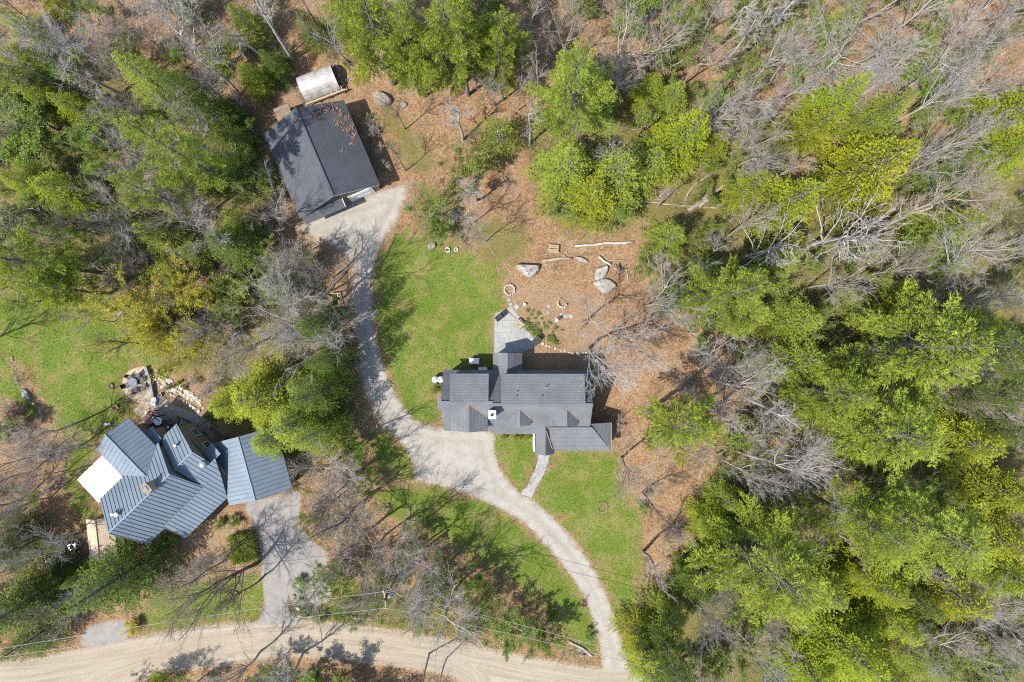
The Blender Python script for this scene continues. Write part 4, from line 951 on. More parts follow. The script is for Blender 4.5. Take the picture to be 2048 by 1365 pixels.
# ---- bare trees by crown pixel ----
for a in [
    ('bare', 55, 30, 70), ('bare', 130, 65, 72), ('bare', 205, 95, 62), ('baret', 250, 40, 60), ('bare', 335, 60, 80), ('bare', 410, 75, 62), ('bare', 235, 195, 55), ('thin', 165, 140, 50), ('bare', 240, 300, 54), ('bare', 385, 240, 56),
    ('thin', 415, 300, 42), ('bare', 200, 405, 60), ('bare', 225, 462, 52), ('bare', 525, 420, 68), ('bare', 395, 462, 70), ('bared', 140, 425, 58), ('bare', 560, 490, 50), ('bared', 95, 490, 44), ('bared', 235, 540, 56), ('bare', 590, 580, 66),
    ('bare', 560, 650, 96), ('bare', 610, 700, 84), ('baret', 430, 705, 66), ('baret', 480, 680, 60), ('bare', 645, 640, 66), ('baret', 400, 640, 60), ('baret', 60, 860, 66), ('baret', 35, 925, 62), ('baret', 115, 905, 46), ('bared', 215, 690, 44),
    ('bare', 1062, 35, 52), ('baret', 1130, 60, 62), ('baret', 1250, 85, 88), ('bare', 1330, 60, 70), ('baret', 1415, 95, 80), ('bare', 1460, 180, 72), ('bare', 1545, 105, 70), ('bare', 1610, 95, 62), ('bare', 1700, 95, 84), ('bare', 1785, 60, 92),
    ('bare', 1850, 30, 82), ('bare', 1905, 115, 74), ('bare', 1965, 60, 72), ('bare', 1880, 195, 92), ('bare', 1950, 150, 60), ('bare', 1985, 262, 62), ('bare', 1905, 275, 70), ('baret', 1240, 150, 60), ('bare', 1410, 250, 56), ('bare', 1250, 300, 52),
    ('bare', 1590, 165, 52), ('bare', 1530, 295, 50), ('bare', 1875, 325, 56), ('baret', 1930, 385, 82), ('baret', 1995, 385, 62), ('bare', 1535, 352, 46), ('baret', 1500, 455, 58), ('dead', 1545, 495, 80), ('dead', 1690, 470, 105), ('dead', 1745, 455, 70), ('bare', 1340, 600, 84),
    ('bare', 1205, 700, 92), ('baret', 1185, 640, 60), ('bare', 1480, 765, 82), ('bare', 1435, 715, 66), ('bare', 1700, 560, 66), ('baret', 1800, 545, 54), ('bare', 1950, 525, 80), ('bare', 2015, 480, 70), ('bare', 1560, 945, 92), ('bare', 1625, 965, 80),
    ('bare', 1685, 985, 66), ('baret', 1275, 950, 76), ('bare', 1490, 940, 58), ('bare', 1555, 870, 50), ('bare', 1965, 1230, 82), ('bare', 1872, 1165, 52), ('bare', 1905, 1305, 70), ('bare', 1450, 1285, 70), ('baret', 1405, 1235, 50), ('bare', 1520, 1330, 60),
    ('baret', 1450, 1210, 50), ('baret', 640, 945, 70), ('baret', 705, 1025, 60), ('bare', 785, 1085, 60), ('baret', 735, 1125, 60), ('baret', 420, 1130, 46), ('baret', 375, 1180, 54), ('bare', 930, 425, 44), ('bare', 965, 460, 40),
    ('thin', 1470, 90, 50), ('bare', 1740, 175, 50), ('thin', 1560, 30, 40), ('bare', 2020, 150, 60), ('thint', 1830, 430, 50), ('bare', 1990, 600, 50), ('thin', 1490, 20, 40), ('bare', 1500, 700, 44),
    ('thint', 1255, 130, 50), ('bare', 2010, 1280, 60), ('bare', 20, 110, 60), ('thin', 500, 80, 40), ('baret', 80, 960, 44), ('bare', 1750, 130, 70), ('bare', 2030, 60, 60), ('bare', 1990, 10, 60), ('baret', 150, 640, 0.1 + 34),
]: put(*a)
# bare trees whose foot shows in the photo (foot pixel, crown radius px, height)
for k, bs, R, h in [('bared', (515, 1127), 110, 15), ('bare', (845, 1165), 100, 15), ('bare', (905, 1175), 90, 15), ('bared', (682, 600), 90, 16), ('bared', (810, 258), 34, 11), ('bared', (812, 341), 44, 9), ('bared', (688, 985), 60, 13), ('bared', (715, 1010), 66, 13),
                    ('bare', (1225, 680), 90, 11), ('bare', (1310, 600), 74, 13), ('bared', (1285, 985), 60, 10), ('thin', (1060, 290), 26, 12), ('thin', (1075, 215), 24, 14), ('thin', (950, 400), 30, 8), ('thin', (925, 280), 36, 9), ('bared', (960, 300), 30, 8),
                    ('thin', (585, 120), 40, 16), ('thin', (645, 70), 40, 16), ('thin', (480, 190), 30, 13), ('thin', (455, 330), 30, 12), ('bared', (-30, 690), 80, 14), ('bared', (40, 1000), 60, 14), ('bared', (530, 1150), 60, 12)]:
    put(k, base=bs, R=R, h=h)
# maples in bud
put('maple', 255, 635, 92, 10); put('maple', 315, 655, 92, 11); put('maple', 270, 672, 62, 9); put('maple', 360, 685, 66, 10); put('maple', 325, 595, 84, 10)
# leafy saplings and bushes
for a in [('leafout', 945, 325, 58), ('leafout', 905, 350, 40), ('leafg', 855, 430, 46), ('leafg', 880, 455, 34), ('leafout', 1480, 335, 42), ('leafout', 1570, 75, 48), ('leafout', 1595, 130, 46), ('leafout', 1500, 150, 50), ('leafout', 1440, 230, 46), ('leafout', 1890, 540, 46),
          ('leafout', 1630, 690, 56), ('leafout', 1700, 600, 50), ('leafout', 1560, 600, 44), ('leafout', 1660, 640, 46), ('leafout', 1540, 560, 44), ('leafout', 1760, 570, 44), ('leafout', 1930, 1295, 56), ('leafout', 1980, 1330, 54), ('leafout', 215, 250, 48), ('leafout', 170, 300, 44),
          ('leafg', 620, 1045, 26), ('leafg', 680, 1190, 44), ('leafg', 640, 1165, 34), ('leafg', 700, 1225, 36), ('leafg', 760, 1215, 36), ('leafout', 830, 1240, 44), ('leafg', 950, 1225, 40), ('leafg', 1030, 1260, 50), ('leafg', 1080, 1290, 40), ('leafg', 1000, 1290, 34),
          ('leafg', 740, 970, 34), ('leafg', 725, 940, 30), ('leafg', 540, 1350, 36), ('leafg', 630, 1350, 30), ('leafout', 1120, 1270, 30), ('leafg', 920, 1170, 34), ('leafout', 980, 1200, 34), ('leafout', 1300, 520, 44), ('leafout', 1240, 420, 46), ('leafout', 1120, 410, 46),
          ('leafout', 1550, 380, 40), ('leafout', 1650, 120, 50), ('leafout', 1820, 480, 46), ('leafout', 1400, 60, 46), ('leafout', 1350, 130, 50), ('leafout', 1950, 330, 50), ('leafout', 1880, 380, 50), ('leafout', 1860, 480, 44), ('leafout', 1560, 760, 46), ('leafout', 1590, 830, 50),
          ('leafout', 1490, 880, 40), ('leafout', 320, 220, 40), ('leafout', 420, 380, 40), ('leafout', 520, 520, 40), ('leafout', 460, 590, 46), ('leafout', 360, 540, 40), ('leafg', 60, 420, 46), ('leafout', 1170, 130, 40), ('leafout', 1290, 250, 46), ('leafout', 1660, 60, 44),
          ('leafg', 870, 1190, 30), ('leafout', 770, 1150, 40), ('leafg', 170, 260, 36), ('leafout', 100, 450, 44), ('leafout', 30, 600, 50)]: put(*a)

# ---- places that stay open: lawns, drives, roofs, bare leaf floor ----
OPEN_PX = POLY['lawn'] + POLY['gravel'] + POLY['road'] + POLY['asphalt'] + [
    [(860, 690), (1260, 690), (1260, 930), (860, 930)], [(140, 820), (470, 800), (600, 900), (600, 1010), (420, 1110), (180, 1130), (140, 960)], [(500, 190), (700, 130), (820, 360), (620, 460)],
    [(980, 600), (1290, 480), (1300, 900), (1230, 900), (980, 700)], [(225, 725), (420, 740), (480, 860), (250, 860)], [(1260, 700), (1330, 800), (1290, 930), (1230, 900)], [(70, 960), (160, 900), (200, 1060), (100, 1060)]]
THIN_PX = [[(700, 150), (760, 130), (1050, 200), (1060, 420), (1280, 440), (1300, 640), (1440, 700), (1420, 800), (1290, 1000), (1410, 980), (1420, 1060), (1340, 1200), (1250, 1220), (1260, 950), (1000, 600), (1000, 540), (930, 480), (830, 360), (720, 220)],
           [(280, 20), (400, 10), (420, 60), (300, 80)], [(560, 0), (640, 0), (660, 180), (560, 170)], [(1640, 0), (1750, 0), (1600, 200), (1530, 190)]]
SPO = [to_world(np.array(p, float)) for p in OPEN_PX]; SPT = [to_world(np.array(p, float)) for p in THIN_PX]
def openness(px, py):
    q = to_world(np.stack([np.atleast_1d(px), np.atleast_1d(py)], 1).astype(float)); X, Y = q[:, 0], q[:, 1]
    o = np.full(X.shape, -3.0); t = np.full(X.shape, -3.0)
    for p in SPO: o = np.maximum(o, sdf(X, Y, p))
    for p in SPT: t = np.maximum(t, sdf(X, Y, p))
    return o, t
# ---- fill the woods between the hand-placed trees ----
frng = np.random.default_rng(77)
def fill(n, kinds, rmin, rmax, gap, thin_ok=False, zone=None):
    done = 0; tries = 0
    while done < n and tries < n * 30:
        tries += 1
        cx, cy = frng.uniform(-50, 2098), frng.uniform(-50, 1415)
        if zone and not zone(cx, cy): continue
        o, t = openness(cx, cy)
        R = frng.uniform(rmin, rmax)
        if o[0] > -R / PPM * .75 or (t[0] > -.2 and not thin_ok): continue
        if kinds[0] in ('bare', 'twig', 'leafout') and any(q['kind'] in ('hem', 'hemg') and (q['cx'] - cx) ** 2 + (q['cy'] - cy) ** 2 < (.8 * (q['R'] + R)) ** 2 for q in TREES): continue
        if any((q['cx'] - cx) ** 2 + (q['cy'] - cy) ** 2 < (gap * (q['R'] + R)) ** 2 for q in TREES): continue
        put(kinds[int(frng.integers(len(kinds)))], cx, cy, R); done += 1
right = lambda x, y: x > 1150
left = lambda x, y: x <= 1150
fill(8, ['hemg', 'hem'], 24, 36, .45, zone=left)
fill(10, ['hem', 'hemg', 'hem'], 26, 38, .5, zone=right)
fill(40, ['bare', 'baret', 'bare'], 38, 64, .30, zone=left)
fill(34, ['bare', 'baret', 'thin', 'bare'], 34, 64, .34, zone=right)
fill(60, ['leafout', 'leafg', 'leafout'], 24, 46, .28, zone=left)
fill(120, ['leafout', 'leafout', 'leafg'], 26, 50, .26, zone=right)
fill(60, ['twig'], 26, 44, .20, True, zone=lambda x, y: x < 560 and y < 620)
fill(34, ['twig', 'baret', 'thint', 'twig'], 26, 44, .18, True, zone=lambda x, y: 590 < x < 1000 and 930 < y < 1250)
fill(26, ['twig', 'baret', 'twig'], 26, 44, .18, True, zone=lambda x, y: x < 140 and 780 < y < 1160)
fill(60, ['twig', 'thint'], 26, 44, .20, True, zone=lambda x, y: x > 1200)
fill(34, ['twig', 'twig', 'thint', 'bare'], 24, 40, .10, True, zone=lambda x, y: 600 < x < 1050 and 960 < y < 1260)
fill(22, ['twig'], 24, 40, .18, True, zone=lambda x, y: 380 < x < 720 and 480 < y < 960)
# bushes that show on their own
for a in [('bush', 876, 778, 13), ('hbush', 1006, 875, 7), ('hbush', 1030, 876, 7), ('hbush', 1042, 876, 6), ('hbush', 1052, 875, 7), ('hbush', 1060, 874, 6),
          ('bush', 437, 1050, 11), ('bush', 470, 1044, 13), ('bush', 335, 1088, 24), ('bush', 310, 1100, 16), ('ybush', 262, 1258, 17), ('hbush', 1103, 1232, 16),
          ('bush', 690, 128, 10), ('bush', 737, 234, 9), ('twig', 400, 1135, 26), ('twig', 440, 1120, 26), ('twig', 360, 1150, 26), ('twig', 600, 190, 20), ('twig', 740, 262, 26), ('twig', 745, 300, 24), ('twig', 758, 330, 24),
          ('twig', 1178, 742, 26), ('twig', 1205, 770, 24), ('twig', 1228, 850, 22), ('bush', 600, 1167, 12), ('bush', 610, 1225, 12), ('bush', 636, 1235, 16),
          ('bush', 318, 745, 7), ('bush', 322, 752, 8), ('bush', 337, 775, 6), ('ybush', 358, 765, 6), ('hbush', 366, 775, 6), ('twig', 380, 762, 24), ('twig', 402, 790, 22), ('twig', 420, 770, 26), ('bush', 330, 740, 9), ('hbush', 350, 772, 6), ('bush', 418, 838, 10), ('twig', 580, 985, 26), ('twig', 620, 955, 34), ('bush', 565, 110, 20), ('bush', 530, 140, 16),
          ('twig', 1300, 985, 26), ('bush', 1285, 1020, 14), ('twig', 140, 1120, 26), ('twig', 100, 1140, 30), ('bush', 1180, 1270, 12), ('twig', 1100, 1255, 22), ('twig', 1060, 1270, 22), ('twig', 680, 1130, 34), ('twig', 1290, 1200, 16)]: put(*a)
plant_all()

# ---- hedge block by the side drive ----
rng = np.random.default_rng(3)
p = W(485, 1097, .8)
hd = tag(empty('hedge', (p[0], p[1], 0), R_(12)), 'clipped square green hedge beside the side drive', 'hedge')
pts = rng.uniform(-1, 1, (2600, 3)); pts[:, 2] = rng.uniform(.05, 1, 2600); k = np.abs(pts).max(1) > .72; pts = pts[k] * (1.35, 1.55, 1.3) * (1 + rng.normal(0, .05, (k.sum(), 1)))
V = tufts(pts, pts * (1, 1, .8), 4, .13, .09, .8, rng)
ob('foliage', fmesh('foliage', V, np.arange(len(V)).reshape(-1, 3), [M['shrub']], fattr={'tint': rng.random(len(V) // 3)}), hd)
SV, SF = tubes([(np.array([[x * .6, y * .6, -.05], [x * .8, y * .8, .6], [x, y, 1.1]]), np.array([.04, .03, .015]), 4) for x, y in rng.uniform(-1.1, 1.1, (9, 2))])
ob('stems', fmesh('stems', SV, SF, [M['bark_d']]), hd)

# ---- underbrush: twigs and low leaves that nobody could count ----
def woods_points(n, thin_keep, edge=-.1):
    px = rng.uniform(-30, 2078, n); py = rng.uniform(-30, 1395, n); o, t = openness(px, py)
    k = (o < edge) & ((t < 0) | (rng.random(n) < thin_keep)); q = to_world(np.stack([px[k], py[k]], 1)); return q, px[k], py[k]
rng = np.random.default_rng(12)
q, ux, uy = woods_points(11000, .14)
# clumpiness
cl = np.sin(q[:, 0] * .31 + 1.3 * np.sin(q[:, 1] * .23)) * np.cos(q[:, 1] * .37 + np.sin(q[:, 0] * .19)); keep = cl + rng.normal(0, .5, len(q)) > -.35; q = q[keep]; ux = ux[keep]
n = len(q); ht = rng.uniform(.5, 2.4, n)
K = 9
base = np.repeat(np.c_[q, np.zeros(n)], K, 0); d = rng.normal(0, .55, (n * K, 3)); d[:, 2] = 1; d = nrm(d); L_ = np.repeat(ht, K) * rng.uniform(.5, 1.1, n * K)
tip = base + d * L_[:, None]; sd = nrm(np.cross(d, rng.normal(0, 1, d.shape))) * .011
V = np.stack([base - sd, base + sd, tip + sd * .4, tip - sd * .4], 1).reshape(-1, 3)
# side twigs
f = rng.uniform(.3, .95, (n * K, 2)); segs = []
for j in range(2):
    a_ = base + d * (L_ * f[:, j])[:, None]; e_ = a_ + nrm(d + rng.normal(0, .6, d.shape)) * (L_ * .35)[:, None]; s2 = nrm(np.cross(e_ - a_, rng.normal(0, 1, d.shape))) * .008
    segs.append(np.stack([a_ - s2, a_ + s2, e_ + s2 * .4, e_ - s2 * .4], 1).reshape(-1, 3))
V = np.concatenate([V] + segs)
ub = ob('underbrush', fmesh('underbrush', V, np.arange(len(V)).reshape(-1, 4), [M['bark_t']])); tag(ub, 'low leafless brush covering the forest floor', 'brush', kind='stuff')
lk = rng.random(n) < np.where(ux < 1150, .62, .5)
lp = np.repeat(np.c_[q, ht * .6][lk], 34, 0); lp = lp + rng.normal(0, 1, lp.shape) * np.repeat(np.c_[ht * .32, ht * .32, ht * .25][lk], 34, 0); lp[:, 2] = np.maximum(lp[:, 2], .06)
V = tufts(lp, rng.normal(0, 1, lp.shape) + (0, 0, .4), 1, .14, .085, .6, rng)
ul = ob('undergrowth', fmesh('undergrowth', V, np.arange(len(V)).reshape(-1, 3), [M['leaf']], fattr={'tint': np.repeat(rng.random(lk.sum()), 34)})); tag(ul, 'low leafy green undergrowth between the trees', 'undergrowth', kind='stuff')
# fallen sticks
q, ux, uy = woods_points(5200, .8, -.3); n = len(q); a_ = rng.uniform(0, 6.28, n); L_ = rng.uniform(.25, 1.1, n) ** 1.4 * 1.5
d = np.c_[np.cos(a_), np.sin(a_), rng.normal(0, .04, n)]; w_ = rng.uniform(.012, .035, n)
paths = [(np.array([np.r_[p, .03] - dd * l / 2, np.r_[p + np.array([-dd[1], dd[0]]) * rng.normal(0, .06) * l, .05], np.r_[p, .04] + dd * l / 2]), np.array([w, w * .8, w * .4]), 3) for p, dd, l, w in zip(q, d, L_, w_)]
SV, SF = tubes(paths); SV[:, 2] = np.maximum(SV[:, 2], .002)
st = ob('fallen_sticks', fmesh('fallen_sticks', SV, SF, [M['bark_g']])); tag(st, 'loose sticks scattered over the leaf litter', 'sticks', kind='stuff')
# lying leaves with a little height of their own
q, ux, uy = woods_points(60000, 1.0, .2); gl = np.concatenate([rng.uniform(p.min(0), p.max(0), (900, 2)) for p in SP['lawn']]); gl = gl[(dist('lawn', gl[:, 0], gl[:, 1]) > -.2) & (rng.random(len(gl)) < .35)]; q = np.concatenate([q, gl]); n = len(q); pts = np.c_[q, rng.uniform(.01, .05, n)]; d = rng.normal(0, 1, (n, 3)); d[:, 2] *= .3
V = tufts(pts, d, 1, .12, .085, .3, rng, .6); V[:, 2] = np.clip(V[:, 2], .006, .12)
ll = ob('leaf_litter', fmesh('leaf_litter', V, np.arange(len(V)).reshape(-1, 3), [M['dryleaf']], fattr={'tint': rng.random(n)})); tag(ll, 'tan fallen leaves lying on the forest floor', 'leaves', kind='stuff')
# grass blades on the lawns
gp = []
for p in SP['lawn']:
    lo, hi = p.min(0), p.max(0); ar_ = np.prod(hi - lo); n = int(ar_ * 70); g = rng.uniform(lo, hi, (n, 2)); gp.append(g[sdf(g[:, 0], g[:, 1], p) > rng.uniform(-.25, .6, n)])
gp = np.concatenate(gp); gp = gp[(abs(gp[:, 0]) < 60) & (abs(gp[:, 1]) < 41)]; o_g = dist('gravel', gp[:, 0], gp[:, 1]); gp = gp[o_g < 0]; n = len(gp)
d = rng.normal(0, .7, (n, 3)); d[:, 2] = 1
V = tufts(np.c_[gp, np.full(n, .02)], d, 1, .13, .05, .2, rng); V[:, 2] = np.maximum(V[:, 2], .006)
M['grass'] = foliage('grass_blades', (.07, .125, .014), (.185, .245, .035), (.14, .205, .03), .4)
gs = ob('grass', fmesh('grass', V, np.arange(len(V)).reshape(-1, 3), [M['grass']], fattr={'tint': rng.random(n)})); tag(gs, 'short spring grass growing on the lawns', 'grass', kind='stuff')
print('TREES', len(TREES), 'grass', n)

# ------------------------------------------------------------------ paving
def clip2(poly, ax, val, above):
    out = []
    for i in range(len(poly)):
        p, q = poly[i], poly[(i + 1) % len(poly)]; ip = (p[ax] >= val) == above; iq = (q[ax] >= val) == above
        if ip: out.append(p)
        if ip != iq:
            t = (val - p[ax]) / (q[ax] - p[ax]); out.append((p[0] + t * (q[0] - p[0]), p[1] + t * (q[1] - p[1])))
    return out
SLATE = [speckled('slate_%d' % i, c, tuple(min(1, x * 1.25) for x in c), 3, .85, .3) for i, c in enumerate(((.215, .235, .235), (.24, .253, .248), (.25, .25, .228), (.205, .226, .236), (.26, .256, .235)))]
def flagstones(root, pxpoly, row=(.5, .85), col=(.55, 1.05), z=.03, seed=1, rot=0.0, mats=SLATE):
    rg = random.Random(seed); P = [tuple(W2(*p)) for p in pxpoly]
    ca, sa = math.cos(rot), math.sin(rot)
    Q = [(x * ca + y * sa, -x * sa + y * ca) for x, y in P]
    y = min(q[1] for q in Q); y1 = max(q[1] for q in Q)
    while y < y1:
        hgt = rg.uniform(*row); x = min(q[0] for q in Q) - rg.uniform(0, .6); x1 = max(q[0] for q in Q)
        while x < x1:
            w = rg.uniform(*col); c_ = Q
            for ax, v, ab in ((0, x + .012, True), (0, x + w - .012, False), (1, y + .012, True), (1, y + hgt - .012, False)):
                c_ = clip2(c_, ax, v, ab)
                if len(c_) < 3: break
            if len(c_) >= 3:
                zz = z + rg.uniform(0, .008)
                MB().slab([(a * ca - b2 * sa, a * sa + b2 * ca, zz) for a, b2 in c_][::1], .05).build('flagstone', rg.choice(mats), root)
            x += w
        y += hgt
pt = tag(empty('patio', (0, 0, 0)), kind='structure')
MB().slab([(*W2(*p), .012) for p in [(989, 640), (990, 627), (1011, 620), (1032, 638), (1056, 662), (1070, 680), (1066, 697), (1046, 704), (988, 707)]][::-1], .03).build('bedding', M['stone_t'], pt)
flagstones(pt, [(989, 640), (990, 627), (1011, 620), (1032, 638), (1056, 662), (1070, 680), (1066, 697), (1046, 704), (988, 707)], seed=4)
pa = tag(empty('path', (0, 0, 0)), kind='structure')
flagstones(pa, [(1014, 618), (1022, 612), (1036, 630), (1050, 648), (1043, 650), (1030, 634)], (.4, .6), (.4, .8), .028, 9, R_(-45), [SLATE[2], SLATE[4]])
wk = tag(empty('walkway', (0, 0, 0)), kind='structure')
WALK = [(1078, 903), (1099, 903), (1097, 925), (1090, 945), (1077, 968), (1063, 996), (1041, 989), (1055, 970), (1068, 945), (1076, 922)]
MB().slab([(*W2(*p), .020) for p in WALK][::-1], .03).build('bedding', M['pavepad'], wk)
flagstones(wk, WALK, (.45, .8), (.5, .9), .035, 6, R_(-20), [SLATE[1], SLATE[2], SLATE[4]])
def bricks():
    m = bpy.data.materials.new('brick_paving'); nt, N, L = nodes_of(m); b = N['Principled BSDF']; tc = N.new('ShaderNodeTexCoord')
    br = N.new('ShaderNodeTexBrick'); br.inputs['Scale'].default_value = 1; br.inputs['Brick Width'].default_value = .3; br.inputs['Row Height'].default_value = .15; br.inputs['Mortar Size'].default_value = .015
    br.inputs['Color1'].default_value = (.27, .20, .125, 1); br.inputs['Color2'].default_value = (.32, .25, .165, 1); br.inputs['Mortar'].default_value = (.16, .13, .095, 1)
    mp = N.new('ShaderNodeMapping'); mp.inputs['Rotation'].default_value = (0, 0, .7); L.new(tc.outputs['UV'], mp.inputs[0]); L.new(mp.outputs[0], br.inputs[0])
    n = noise(N, L, 1.2, 4, .6, tc.outputs['Object']); L.new(mix(N, L, br.outputs[0], n.outputs[0], .4, 'OVERLAY'), b.inputs['Base Color']); b.inputs['Roughness'].default_value = .9
    return m
M['brick'] = bricks()
OV = smooth_poly([(244, 772), (246, 756), (258, 742), (276, 735), (291, 734), (299, 750), (304, 772), (307, 796), (302, 812), (292, 818), (276, 806), (258, 796), (247, 785)], 4)
bp_ = tag(MB().slab([(*W2(*p), .09) for p in OV][::-1], .1).build('patio', M['brick']), kind='structure')
tag(MB().slab([(*W2(*p), .06) for p in [(278, 807), (299, 820), (285, 838), (266, 824)]][::-1], .07).build('path', M['brick']), kind='structure')
M['court'] = speckled('crushed_stone', (.15, .135, .11), (.26, .235, .19), 1.5, .95, .6, c3=(.32, .295, .25), fine=16)
tag(MB().slab([(*W2(*p), .03) for p in smooth_poly([(305, 795), (325, 795), (350, 812), (385, 826), (405, 832), (430, 862), (420, 885), (395, 880), (370, 850), (345, 850), (305, 838), (300, 815)], 4)][::-1], .04).build('gravel_court', M['court']), kind='structure')
tag(MB().slab([(*W2(*p), .035) for p in smooth_poly([(580, 1180), (590, 1168), (610, 1161), (640, 1163), (660, 1175), (660, 1200), (630, 1215), (605, 1228), (590, 1220), (579, 1200)], 4)][::-1], .04).build('gravel_bed', M['court']), kind='structure')
def retaining(pl, w, h, mat, name, label, cat):
    root = tag(empty(name, (*W2(*pl[0]), 0)), label, cat); o = np.array([*W2(*pl[0]), 0]); k = 0; rg = random.Random(int(pl[0][0]))
    for a, b_ in zip(pl[:-1], pl[1:]):
        A, Bv = W(*a), W(*b_); L_ = np.linalg.norm(Bv - A); n = max(1, int(L_ / .55))
        for i in range(n):
            c_ = A + (Bv - A) * (i + .5) / n - o; MB().box((c_[0], c_[1], h / 2 - .03 + rg.uniform(-.02, .02)), (L_ / n - .02, w * rg.uniform(.9, 1.1), h + .06), math.atan2(*(Bv - A)[1::-1])).build('stone', mat, root)
    return root
retaining([(293, 734), (299, 750), (304, 772), (308, 796)], .32, .55, M['stone_g'], 'retaining_wall', 'low grey stone wall along the right edge of the oval brick patio', 'wall')
tag(MB().box((*W2(309, 803), .2), (.55, .9, .5), R_(-8)).build('stone_step', M['trim']), 'pale stone step at the lower right of the oval brick patio', 'step')

# ------------------------------------------------------------------ stones, logs, rings
def rock_mesh(seed, sub=3):
    rg = np.random.default_rng(seed); import bmesh
    bm = bmesh.new(); bmesh.ops.create_icosphere(bm, subdivisions=sub, radius=1.0)
    ax = nrm(rg.normal(0, 1, (9, 3))); cut = rg.uniform(.55, .9, 9)
    for v in bm.verts:
        p = np.array(v.co)
        for a, c_ in zip(ax, cut):
            d_ = p @ a
            if d_ > c_: p = p - a * (d_ - c_) * .92
        p *= 1 + .03 * math.sin(7 * p[0] + seed) * math.cos(6 * p[1] + 2 * p[2])
        v.co = p
    me = bpy.data.meshes.new('rock'); bm.to_mesh(me); bm.free(); return me
ROCKS = [rock_mesh(i + 1) for i in range(6)]; PEB = [rock_mesh(i + 21, 2) for i in range(5)]
def rock(name, px, py, rx, ry, h, rz, mat, label, i=0, grp=None, parent=None, cat='boulder', off=None):
    me = (ROCKS[i % 6]).copy(); me.materials.append(mat); w = W2(px, py)
    o = ob(name, me, parent, (w[0], w[1], h * .25), rz, (rx / PPM, ry / PPM, h * .75)); tag(o, label, cat, grp); return o
def poly_rock(name, pxs, h, mat, label, seed):
    """boulder from its outline: sloping sides, cracked uneven top"""
    rg = np.random.default_rng(seed); P = smooth_poly(pxs, 3); c_ = P.mean(0); n = len(P); V = []; F = []
    rings = [(1.04, -.1), (1.06, .25), (.98, .7), (.82, .95), (.5, 1.0), (.2, 1.02)]
    for s_, z in rings:
        for p in P:
            q = W2(*(c_ + (p - c_) * (s_ + rg.normal(0, .02)))); V.append((q[0], q[1], h * z * (1 + rg.normal(0, .05)) if z > 0 else z))
    for r in range(len(rings) - 1):
        for k in range(n): k2 = (k + 1) % n; F.append((r * n + k2, r * n + k, (r + 1) * n + k, (r + 1) * n + k2))
    me = bpy.data.meshes.new(name); me.from_pydata(V, [], F + [tuple(range((len(rings) - 1) * n, len(rings) * n))[::-1]]); me.materials.append(mat); me.update(); o = ob(name, me); return tag(o, label, 'boulder')
poly_rock('boulder', [(1032, 531), (1056, 530), (1078, 532), (1074, 546), (1062, 556), (1050, 552)], .9, M['stone'], 'big triangular pale boulder above the fire pit', 1)
poly_rock('boulder', [(1192, 540), (1203, 535), (1216, 531), (1213, 548), (1205, 558), (1190, 560)], .6, M['stone'], 'upper of two grey boulders by the leaning pale log', 2)
poly_rock('boulder', [(1187, 566), (1200, 560), (1214, 558), (1232, 570), (1222, 582), (1208, 587), (1196, 577)], .5, M['stone'], 'lower wider of two grey boulders by the leaning pale log', 3)
poly_rock('boulder', [(745, 190), (758, 185), (775, 192), (784, 204), (774, 213), (757, 211)], .8, M['stone_t'], 'tan boulder in the leaves right of the dark garage', 4)
poly_rock('boulder', [(798, 206), (808, 204), (814, 211), (806, 216)], .4, M['stone'], 'small boulder beside the tan boulder right of the garage', 5)
poly_rock('boulder', [(856, 489), (868, 485), (872, 493), (863, 501), (857, 500)], .5, M['stone_t'], 'white-tan boulder at the top edge of the central lawn', 6)
poly_rock('boulder', [(1150, 514), (1165, 516), (1177, 524), (1165, 525)], .35, M['stone'], 'pale flat boulder right of the log near the bench', 7)
poly_rock('boulder', [(46, 778), (56, 783), (60, 797), (52, 800), (44, 790)], .3, M['stone_g'], 'mossy grey slab in the stone row on the far left lawn', 8)
poly_rock('boulder', [(232, 552), (243, 554), (246, 562), (236, 564)], .4, M['stone'], 'pale boulder below the dark fallen trunk on the left', 9)
poly_rock('boulder', [(216, 514), (228, 514), (236, 520), (226, 524)], .4, M['stone'], 'pale boulder above the dark fallen trunk on the left', 10)
poly_rock('boulder', [(480, 92), (490, 90), (498, 100), (492, 112), (482, 108)], .7, M['stone_g'], 'grey boulder in the woods left of the arched shelter', 11)
for i, (x, y, r, mt, lb) in enumerate([(587, 1176, 5, 'stone', 'pale boulder at the top left of the rounded gravel bed'), (587, 1195, 6, 'stone', 'pale boulder at the left middle of the rounded gravel bed'), (596, 1218, 5, 'white', 'small white boulder at the bottom of the rounded gravel bed'),
                                       (624, 1173, 5, 'stone', 'pale boulder at the top right of the rounded gravel bed'), (600, 1185, 6, 'stone_g', 'grey boulder in the middle of the rounded gravel bed'), (601, 1198, 6, 'stone_t', 'brown boulder in the middle of the rounded gravel bed'), (612, 1204, 6, 'stone_t', 'tan boulder at the right of the rounded gravel bed'),
                                       (1165, 1312, 6, 'stone', 'pale boulder beside the logs at the driveway mouth'), (1158, 1300, 5, 'stone_g', 'grey boulder behind the logs at the driveway mouth'), (1128, 513, 4, 'stone_g', 'dark little boulder left of the bench log'), (1233, 535, 7, 'stone', 'boulder at the foot of the upturned roots')]):
    rock('boulder', x, y, r, r * .8, r * .05, i * 1.3, M[mt], lb, i)
